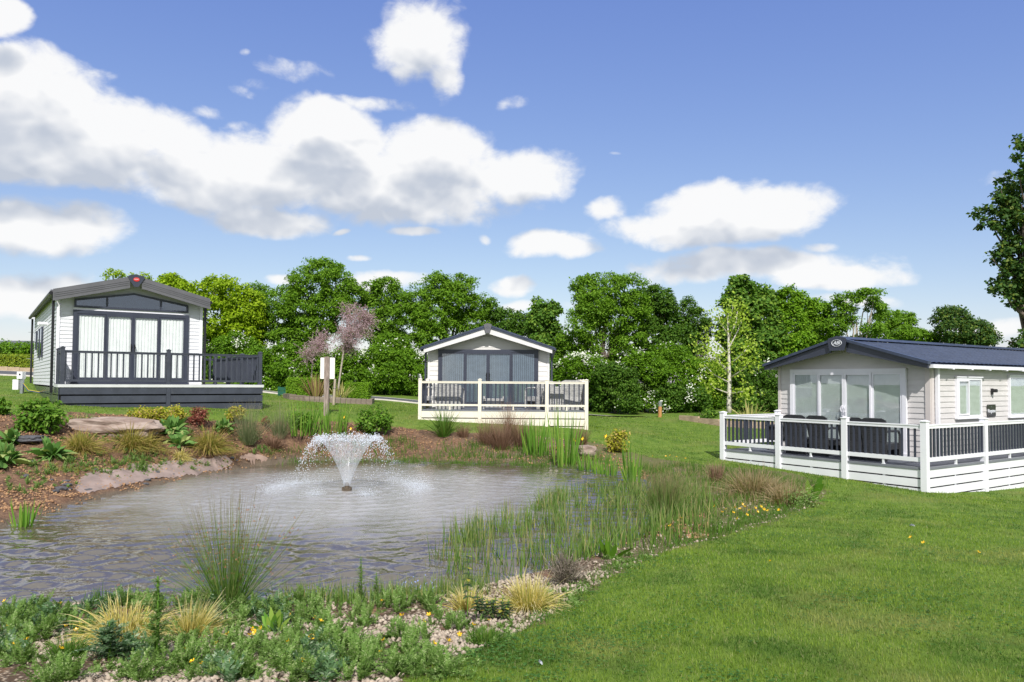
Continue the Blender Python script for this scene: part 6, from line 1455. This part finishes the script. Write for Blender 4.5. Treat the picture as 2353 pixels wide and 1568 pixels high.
P = area_px([(640,1070),(760,1064),(900,1066),(1100,1072),(1300,1078),(1400,1088),(1400,1050),(1250,1030),(1100,1025),(940,1010),(760,1010),(660,1040)], 5200, 500, .10); strew('bank_grass', 'short green grass covering the far bank of the pond', P, rng.uniform(.10, .30, len(P)), .012, .30, .25, M['g_green'], 3)
P = area_px([(1420,1090),(1560,1065),(1800,1095),(1900,1120),(1860,1165),(1700,1215),(1560,1262),(1500,1262),(1640,1200),(1620,1130),(1500,1110)], 4200, 330, .10); strew('bank_grass', 'mixed green and dry grasses on the right bank', P, rng.uniform(.10, .30, len(P)), .009, .35, .3, M['g_green'], 3)
P = area_px([(1420,1090),(1560,1065),(1800,1095),(1860,1140),(1640,1200),(1500,1110)], 1500, 150, .12); strew('bank_grass', 'dry brown stems among the grasses of the right bank', P, rng.uniform(.12, .34, len(P)), .007, .4, .3, M['g_dry'], 3)
P = area_px([(450,1100),(540,1096),(560,1110),(460,1112)], 60, 14, .05); strew('reeds', 'short green shoots poking out of the water near the liner', P, rng.uniform(.05, .14, len(P)), .008, .25, .1, M['g_green'], 3)
P = area_px([(1450,1062),(1560,1064),(1650,1090),(1560,1120),(1440,1100)], 700, 80, .1); strew('bank_grass', 'weedy grass at the back of the right bank', P, rng.uniform(.06, .2, len(P)), .009, .5, .3, M['g_reed'], 3)

# ---- feathery weeds in the gravel
def weed_mesh(n_fr, L, leaflet, sp=.75, seed=0, pairs=12, droop=.3):
    r_ = np.random.default_rng(seed); a_ = Acc()
    for f in range(n_fr):
        az0 = r_.uniform(0, 6.28); tl = abs(r_.normal(0, sp)); tl = min(tl, 1.3); d_ = np.array([math.cos(az0)*math.sin(tl), math.sin(az0)*math.sin(tl), math.cos(tl)]); Lf = L * r_.uniform(.5, 1.1)
        s_ = np.repeat(np.linspace(.12, 1, pairs), 2); c_ = d_[None] * (Lf*s_)[:, None] - np.array([0, 0, 1]) * (droop*Lf*s_*s_)[:, None]
        side_ = unit(np.cross(d_, [0, 0, 1.0])[None]); sg = np.tile([1, -1], pairs)[:, None]
        ax = unit(side_ * sg + d_[None] * .7 + r_.normal(size=c_.shape) * .25); N = unit(np.cross(side_, d_[None]) + r_.normal(size=c_.shape) * .4); sz = leaflet * (np.sin(np.pi * (s_*.85 + .12)) + .25)
        V, F = leaves(c_, ax, N, sz, sz * .42); a_.add(V, F)
        V, F, T_ = ribbons(np.zeros((1, 3)), d_[None], np.array([Lf]), np.array([.004]), np.array([droop]), 3, 'stem'); a_.add(V, F, T_)
    return np.concatenate(a_.V), np.concatenate(a_.F)
def weed_field(name, label, P, protos, mat, s0=.6, s1=1.55):
    a_ = Acc()
    for q in P:
        V, F = protos[rng.integers(len(protos))]; th = rng.uniform(0, 6.28); c_, s_ = math.cos(th), math.sin(th); k = rng.uniform(s0, s1)
        a_.add(np.stack([V[:, 0]*c_ - V[:, 1]*s_, V[:, 0]*s_ + V[:, 1]*c_, V[:, 2]], 1) * k + q, F)
    o_ = link(name, a_.mesh(name, mat)); tagit(o_, label, 'weeds', kind='stuff')
PR = [weed_mesh(13, .20, .0145, .7, s_, 19) for s_ in range(4)]; PT = [weed_mesh(10, .19, .026, .8, 10 + s_, 12) for s_ in range(4)]; PS = [weed_mesh(8, .08, .013, .9, 30 + s_, 9) for s_ in range(3)]
def wz(px, py, rx, ry, n):
    o_ = []
    for _ in range(n):
        a = random.random()*6.28; r_ = math.sqrt(random.random()); h_ = hit(px + math.cos(a)*r_*rx, py + math.sin(a)*r_*ry)
        if h_.z > ZW + .005: o_.append((h_.x, h_.y, h_.z - .01))
    return o_
P = sum([wz(*q) for q in ((70,1420,90,20,26),(300,1400,60,12,14),(440,1405,60,14,14),(620,1410,60,14,12),(60,1450,70,35,26),(180,1440,60,30,16),(20,1520,50,30,12),(120,1560,60,20,10),(420,1480,60,30,16),(500,1450,60,35,22),(580,1420,50,30,16),(560,1500,80,30,18),(660,1500,70,40,26),(700,1440,60,35,18),(640,1560,120,20,26),(760,1480,60,40,20),
   (800,1540,60,30,16),(920,1480,60,30,8),(1000,1545,60,20,9),(930,1550,50,15,8),(1040,1440,50,16,7),(440,1545,90,25,22),(720,1400,60,20,12),(820,1420,50,25,12),(900,1400,40,20,8),(980,1400,30,20,6),(300,1560,60,14,8),(850,1500,30,20,4))], [])
weed_field('weeds', 'feathery green weeds spreading over the gravel at the bottom left', P, PR, M['weed'])
P = sum([wz(*q) for q in ((250,1062,60,16,16),(320,1050,50,16,14),(350,1075,40,10,12),(280,1085,60,8,12),(190,1085,40,12,10),(100,1080,50,14,10),(440,1075,50,8,8),(230,1010,60,8,10),(560,1005,60,14,14),(480,1000,60,10,10),(60,1125,50,14,8),(610,1040,40,10,10),
   (330,1010,40,8,8),(160,1060,30,10,7))], [])
weed_field('weeds', 'loose green weeds creeping over the soil of the left bank', P, PR, M['weed'], .7, 1.3)
P = area_px([(1190,1455),(1280,1405),(1340,1355),(1420,1316),(1520,1266),(1640,1237),(1780,1197),(1885,1150),(1860,1130),(1740,1190),(1600,1235),(1500,1265),(1400,1300),(1330,1345),(1250,1400),(1160,1450)], 6500, 500, .09); strew('bank_grass', 'lawn grass creeping over the gravel edge', P, rng.uniform(.04, .12, len(P)), .006, .5, .3, M['g_green'], 3)
P = area_px([(60,1100),(150,1040),(480,1030),(640,1030),(640,1062),(400,1060),(200,1090)], 1500, 70, .07); strew('bank_grass', 'small grass sprigs on the left bank between the sedges', P, rng.uniform(.06, .18, len(P)), .009, .5, .35, M['g_gold'], 3)
P = sum([wz(*q) for q in ((90,1440,90,30,20),(30,1490,40,30,10),(620,1430,60,30,8),(760,1540,60,30,10),(740,1500,50,30,8),(520,1555,60,20,7),(320,1500,60,30,8),(480,1420,50,20,8),(240,1410,60,20,8))], [])
weed_field('weeds', 'blue-green thistle rosettes among the feathery weeds', P, PT, M['thistle'])
P = sum([wz(*q) for q in ((1000,1520,120,30,60),(1120,1460,80,30,30),(1300,1370,60,30,40),(1450,1290,70,20,40),(200,1500,180,60,60),(900,1470,90,40,22),(300,1060,240,40,120),(100,1090,110,40,60),(330,1070,100,18,60),(560,1020,80,30,40),(230,1020,130,20,50),(1020,1560,80,10,22),(1700,1180,100,30,60),(640,1520,200,40,40))], [])
weed_field('weeds', 'small low green weeds dotted over the bare gravel and soil', P, PS, M['weed'])
def stalk(label, px, py, top_py, mat, fr=22, lf=.05, r0=.009):
    p = hit(px, py); H = at(px, top_py, p.y).z - p.z; r = thing('thistle', label, 'thistle', p)
    MB().tube([(0, 0, -.02), (.01, 0, H*.5), (0, 0, H)], [r0, r0*.9, r0*.6], 7).build('stem', M['g_iris'], r); a_ = Acc()
    for i in range(fr):
        z = H * (.1 + .9 * i / fr); V, F = PT[i % 4]; k = .42 + .35 * (1 - abs(i/fr - .3)); 
        if i > fr * .75: k *= .6
        th = i * 2.4; V = V * k * lf / .05; a_.add(np.stack([V[:, 0]*math.cos(th) - V[:, 1]*math.sin(th), V[:, 0]*math.sin(th) + V[:, 1]*math.cos(th), V[:, 2]*.6 + z], 1), F)
    link('foliage', a_.mesh('foliage', mat), r)
stalk('tall thistle stalk standing in front of the straw-yellow grass', 358, 1532, 1325, M['weed'], 13, .062, .010)
stalk('short spiny dark thistle left of the tall thistle stalk', 249, 1518, 1430, M['thistle'], 9, .085)
stalk('leafy spurge stem rising from the waterside grasses', 828, 1390, 1280, M['weed'], 14, .030, .004); stalk('shorter leafy spurge stem beside the taller spurge', 864, 1388, 1315, M['weed'], 10, .030, .004)
M['nettle'] = mat_leaf('nettle_leaf', (0.035, 0.065, 0.025), (0.07, 0.11, 0.035), (0.34, 0.32, 0.05), .25)
def nettle():
    p = hit(1128, 1425); s = p.y/FPX; r = thing('nettle', 'dark nettle plants with yellowing lower leaves in the cream gravel', 'nettle', p); a_ = Acc(); mb = MB()
    for k in range(9):
        x0, y0 = random.uniform(-.22, .22), random.uniform(-.10, .10); H = random.uniform(.10, .22) if k else 150*s; mb.tube([(x0, y0, 0), (x0 + .01, y0, H)], .004, 5); nl = 5 if k else 8
        for i in range(nl):
            z = H * (.3 + .7*i/nl); n = 4; th = rng.uniform(0, 6.28) + np.arange(n)*1.571; D = np.stack([np.cos(th), np.sin(th), np.full(n, .15)], 1)
            V, F, T_ = ribbons(np.tile([x0, y0, z], (n, 1)), unit(D), .06*(1.1 - .6*i/nl), .030, .3, 4, 'leaf'); a_.add(V, F, T_)
    mb.build('stem', M['g_iris'], r); link('foliage', a_.mesh('foliage', M['nettle']), r)
nettle()
# forget-me-nots
P = area_px([(910,1385),(915,1345),(975,1340),(1010,1380)], 46); tagit(strew('flower_stems', 'thin pale stems carrying tiny blue flowers at the near edge', P, .16, .003, .3, .1, M['g_reed']), cat='flowers')
P2 = P + np.stack([rng.normal(0, .03, len(P)), rng.normal(0, .03, len(P)), rng.uniform(.08, .19, len(P))], 1); a_ = Acc()
for _ in range(3): V, F = leaves(P2, rdir(len(P2)), rdir(len(P2)), .012, .012); a_.add(V, F)
tagit(link('blue_flowers', a_.mesh('blue_flowers', M['petal_blue'])), 'tiny blue forget-me-not flowers over the near water edge', 'flowers', kind='stuff')

# ---- buttercups, one object each
def cup(s=1.0):
    mb = MB()
    for k in range(5):
        a = k * 2*math.pi/5; e = .33; p = lambda r_, t_, z: (r_*math.cos(a+t_)*s, r_*math.sin(a+t_)*s, z*s); b0 = len(mb.v)
        mb.v += [p(.002, 0, 0), p(.010, -e*1.5, .004), p(.015, -e*.9, .009), p(.016, e*.9, .009), p(.010, e*1.5, .004)]; mb.f.append([b0, b0+1, b0+2, b0+3, b0+4])
    mb.lathe([(.004*s, .001*s), (.004*s, .005*s)], 6); return mb
M['petal_c'] = M['petal']; CUP = cup().mesh('flower', M['petal']); STM = {}
cups = [(9,1390),(16,1423),(138,1398),(184,1447),(150,1457),(63,1492),(140,1508),(173,1468),(426,1516),(414,1530),(443,1544),(466,1536),(525,1546),(498,1499),(523,1468),(577,1466),(575,1474),(587,1473),(598,1466),(666,1421),(724,1424),
 (736,1449),(712,1485),(665,1496),(693,1546),(30,1506),(20,1449),(878,1393),(923,1428),(984,1429),(972,1441),(962,1448),(1088,1451),(1125,1431),(1031,1486),(1054,1476),(997,1496),(881,1489),(876,1515),(712,1424)]
lawn_c = [(2093,1231),(2122,1245),(2248,1267),(1770,1289)]
for px, py in cups + lawn_c:
    h_ = hit(px, py + 12); H = random.uniform(.05, .10) if py > 1300 else .04
    r = thing('buttercup', 'yellow buttercup flower ' + near_mark(px, py) if (px, py) not in lawn_c else 'yellow buttercup in the mown lawn, ' + {2093: 'below the small feather', 2122: 'right of the one below the feather', 2248: 'nearest the right edge', 1770: 'towards the gravel edge'}[px], 'buttercup', h_, random.random()*6, 'buttercups of the near bank' if (px, py) not in lawn_c else 'buttercups in the lawn')
    k = round(H, 2)
    if k not in STM: STM[k] = MB().tube([(0, 0, -.01), (.004, 0, k)], .0016, 4).mesh('stem', M['g_green'])
    link('stem', STM[k], r); f = link('flower', CUP, r, (.004, 0, k)); f.rotation_euler = (random.uniform(.3, 1.0), random.uniform(-.4, .4), random.uniform(-.6, .6)); f.scale = (random.uniform(1.0, 1.6),)*3
a_ = []
far = [(1642,1175),(1660,1190),(1690,1178),(1700,1182),(1712,1176),(1722,1184),(1735,1180),(1740,1188),(1755,1182),(1765,1186),(1790,1184),(1668,1182),(1685,1192),(1716,1196),(1695,1205),(1565,1205),(1540,1222),(1575,1058),(1530,1052),(1540,1050),(1555,1054),(1500,1052),(1705,1170),(1748,1176)]
for px, py in far:
    h_ = hit(px, py + 8); r = thing('buttercup', 'small yellow flower ' + near_mark(px, py), 'buttercup', h_, random.random()*6, 'yellow flowers of the right bank')
    link('stem', list(STM.values())[0], r, scale=(1.5, 1.5, 2)); f = link('flower', CUP, r, (.004, 0, .12)); f.rotation_euler = (random.uniform(.3, 1.0), 0, 0); f.scale = (1.6, 1.6, 1.6)
# yellow flag iris flowers
def flag():
    mb = MB()
    for k in range(3):
        a = k*2.094; c_, s_ = math.cos(a), math.sin(a); q = lambda r_, t_, z: (r_*c_ - t_*s_, r_*s_ + t_*c_, z); b0 = len(mb.v)
        mb.v += [q(0, -.008, 0), q(.03, -.022, .008), q(.055, -.016, -.02), q(.06, 0, -.035), q(.055, .016, -.02), q(.03, .022, .008), q(0, .008, 0)]; mb.f.append([b0+i for i in range(7)])
        a += 1.047; c_, s_ = math.cos(a), math.sin(a); b0 = len(mb.v); mb.v += [q(0, -.004, 0), q(.02, -.008, .03), q(.02, .008, .03), q(0, .004, 0)]; mb.f.append([b0+i for i in range(4)])
    return mb.mesh('flower', M['petal'])
FL = flag()
for px, py, lb in ((1284,1008,'topmost yellow flag flower left of the tallest irises'),(1282,1028,'yellow flag flower just below the topmost one'),(1319,1012,'yellow flag flower right of the tallest irises'),(1339,1008,'yellow flag flower beside the bronze grass at the deck end post'),
    (1393,1002,'yellow flag bud above the round variegated shrub'),(790,958,'yellow flag bud right of the signboard post'),(806,985,'lower yellow flag bud near the leafy shrub')):
    q = at(px, py, hit(px, 1062 if px > 1000 else 1003).y); r = thing('iris_flower', lb, 'flower', q, random.random()*3); f = link('flower', FL, r, scale=(1.25,)*3); g0 = z1(q.x, q.y)
    MB().tube([(0, 0, min(-.05, g0 - q.z)), (0, 0, 0)], .006, 5).build('stem', M['g_iris'], r)
# feathers on the lawn
M['feather'] = mat_plain('feather', (0.78, 0.80, 0.86), .6)
for px, py, lb, k in ((1237,1531,'white feather on the grass near the bottom of the lawn',1.0),(2090,1212,'small white feather on the lawn below the white deck',1.3)):
    h_ = hit(px, py); V, F, T_ = ribbons(np.zeros((5, 3)), unit(np.array([[.2, -.6, .25+.05*i] for i in range(5)])), .075*k, .014*k, .3, 4, 'leaf', np.linspace(-.8, .8, 5)); V[:, 2] += .02
    tagit(link('feather', np_mesh('feather', V, F, M['feather']), None, h_), lb, 'feather')

# ------------------------------------------------------------------ fountain
FXY = Vector((FX, FY, ZW)); fr_ = thing('fountain', 'pond fountain throwing a cone of water that breaks into drops', 'fountain', FXY)
M['nozzle'] = mat_plain('nozzle_brass', (0.10, 0.075, 0.05), .45, .2, 20)
nz = MB().lathe([(.07, -.1), (.095, .0), (.095, .04), (.07, .05), (.045, .065), (.045, .12), (.02, .16)], 20)
for k in range(12): a = k*math.pi/6; nz.box(.085*math.cos(a)-.010, .085*math.cos(a)+.010, .085*math.sin(a)-.010, .085*math.sin(a)+.010, .04, .07)
nz.build('nozzle', M['nozzle'], fr_)
m, t = mat_new('water_sheet'); to = t.node('ShaderNodeTexCoord').outputs['Object']; s3 = t.node('ShaderNodeSeparateXYZ', None, i0=to)
an = t.math('ARCTAN2', s3.outputs[0], s3.outputs[1]); cv = t.node('ShaderNodeCombineXYZ', None, i0=t.math('MULTIPLY', an, 9.0), i1=t.math('MULTIPLY', s3.outputs[2], 3.0), i2=0.0).outputs[0]
st_ = t.noise(cv, 3.0, 5, .7, .8)[0]; web = t.node('ShaderNodeTexVoronoi', dict(feature='DISTANCE_TO_EDGE'), Vector=t.vm('MULTIPLY', cv, (1.6, 2.6, 1)), Scale=1.6)
w1 = t.ss(web.outputs[0], .10, .0); topf = t.ss(s3.outputs[2], .1, 1.0)
al = t.math('MAXIMUM', t.math('MULTIPLY', w1, t.math('MULTIPLY_ADD', topf, .35, .45)), t.math('MULTIPLY', t.ss(st_, .42, .68), .62), clamp=True)
al = t.math('MAXIMUM', al, t.ss(s3.outputs[2], .45, .1, .0, .45), clamp=True)
al = t.math('MAXIMUM', t.math('MULTIPLY', al, .78), .07)
p = t.node('ShaderNodeBsdfPrincipled', None, Base_Color=(.86, .90, .95), Roughness=.22); tl_ = t.node('ShaderNodeBsdfTranslucent', None, Color=(.85, .90, .96))
mm_ = t.node('ShaderNodeMixShader', None, i0=.45, i1=p.outputs[0], i2=tl_.outputs[0]); out(t, t.node('ShaderNodeMixShader', None, i0=al, i1=t.node('ShaderNodeBsdfTransparent').outputs[0], i2=mm_.outputs[0])); M['sheet'] = m
nth, nr_ = 160, 26; V = []; Hs = 1.0
for i in range(nr_ + 1):
    s_ = i/nr_; r0 = .06 + .515 * s_ ** 1.1; z0 = .10 + Hs * (1.55*s_ - .55*s_*s_) * .93
    for k in range(nth):
        a = 2*math.pi*k/nth; jr = 1 + .035*math.sin(a*7 + s_*3)*s_ + .03*s_*math.sin(a*17 + 1); V.append((r0*jr*math.cos(a), r0*jr*math.sin(a), z0 + .025*s_*math.sin(a*9 + 2) + .012*s_*math.sin(a*23)))
F = [(i*nth + k, i*nth + (k+1) % nth, (i+1)*nth + (k+1) % nth, (i+1)*nth + k) for i in range(nr_) for k in range(nth)]
link('water_sheet', np_mesh('water_sheet', np.array(V), np.array(F), M['sheet'], True), fr_)
m, t = mat_new('water_drops'); p = t.node('ShaderNodeBsdfPrincipled', None, Base_Color=(.88, .92, .98), Roughness=.12); tl_ = t.node('ShaderNodeBsdfTranslucent', None, Color=(.9, .94, 1))
out(t, t.node('ShaderNodeMixShader', None, i0=.4, i1=p.outputs[0], i2=tl_.outputs[0])); M['drops'] = m
def drops(name, P, sz, stretch=1.6):
    n = len(P); base = np.array([(1,0,0),(0,1,0),(-1,0,0),(0,-1,0),(0,0,1),(0,0,-1)]); fc = [(0,1,4),(1,2,4),(2,3,4),(3,0,4),(1,0,5),(2,1,5),(3,2,5),(0,3,5)]
    V = base[None] * (sz[:, None, None] * np.array([1, 1, stretch])) + P[:, None] + rng.normal(size=(n, 6, 3)) * sz[:, None, None]*.2; F = (np.arange(n)*6)[:, None, None] + np.array(fc)[None]
    o_ = link(name, np_mesh(name, V.reshape(-1, 3), F.reshape(-1, 3), M['drops'], True), fr_); o_['kind'] = 'stuff'
n = 2600; a = rng.uniform(0, 6.28, n); a = a[(np.abs((a - 4.71)) > .55) | (rng.random(n) < .25)]; n = len(a); f_ = np.sin(a*11)*.15 + np.sin(a*5 + 1)*.12; s_ = rng.random(n) ** 1.25; r_ = .55 + (.50 + f_*.45) * s_ * rng.uniform(.85, 1.1, n); z = 1.01 + .04*s_ - .95*s_**1.8*(1 + f_*.4) + rng.normal(0, .04, n)
k = z > .10 + .55*rng.random(len(z))**2; drops('droplets', np.stack([np.cos(a)*r_, np.sin(a)*r_, z], 1)[k], (rng.uniform(.003, .0098, n) * (1.15 - .5*s_))[k])
n = 900; a = rng.uniform(0, 6.28, n); r_ = .575 + rng.normal(0, .05, n); drops('crest_drops', np.stack([np.cos(a)*r_, np.sin(a)*r_, 1.015 + rng.normal(0, .018, n)], 1), rng.uniform(.003, .008, n), 1.0)
n = 17000; mu = rng.choice([2.75, .42, -2.2, -.9], n, p=[.42, .40, .10, .08]); sg = np.where(mu > 0, .42, .10); rm = np.where(mu > 0, 1.42, .80); a = mu + rng.normal(0, 1, n)*sg; r_ = rm + rng.normal(0, .13, n); z = np.abs(rng.normal(0, .055, n)) * rng.choice([1, 1, 2.2], n); drops('splash', np.stack([np.cos(a)*r_, np.sin(a)*r_, z + .004], 1), rng.uniform(.0012, .0034, n), 1.2)

# flowers and stones alike in look: tell them apart by their order along the bank
ORD = 'first second third fourth fifth sixth seventh eighth ninth tenth eleventh twelfth thirteenth fourteenth fifteenth sixteenth'.split()
byl = {}
for o in SC.objects:
    if o.parent is None and o.get('category') in ('buttercup', 'stone'): byl.setdefault(o['label'], []).append(o)
for lb, os_ in byl.items():
    if len(os_) > 1:
        os_.sort(key=lambda o: o.location.x / o.location.y)
        for k, o in enumerate(os_): o['label'] = lb + ', ' + ORD[min(k, 15)] + ' from left'
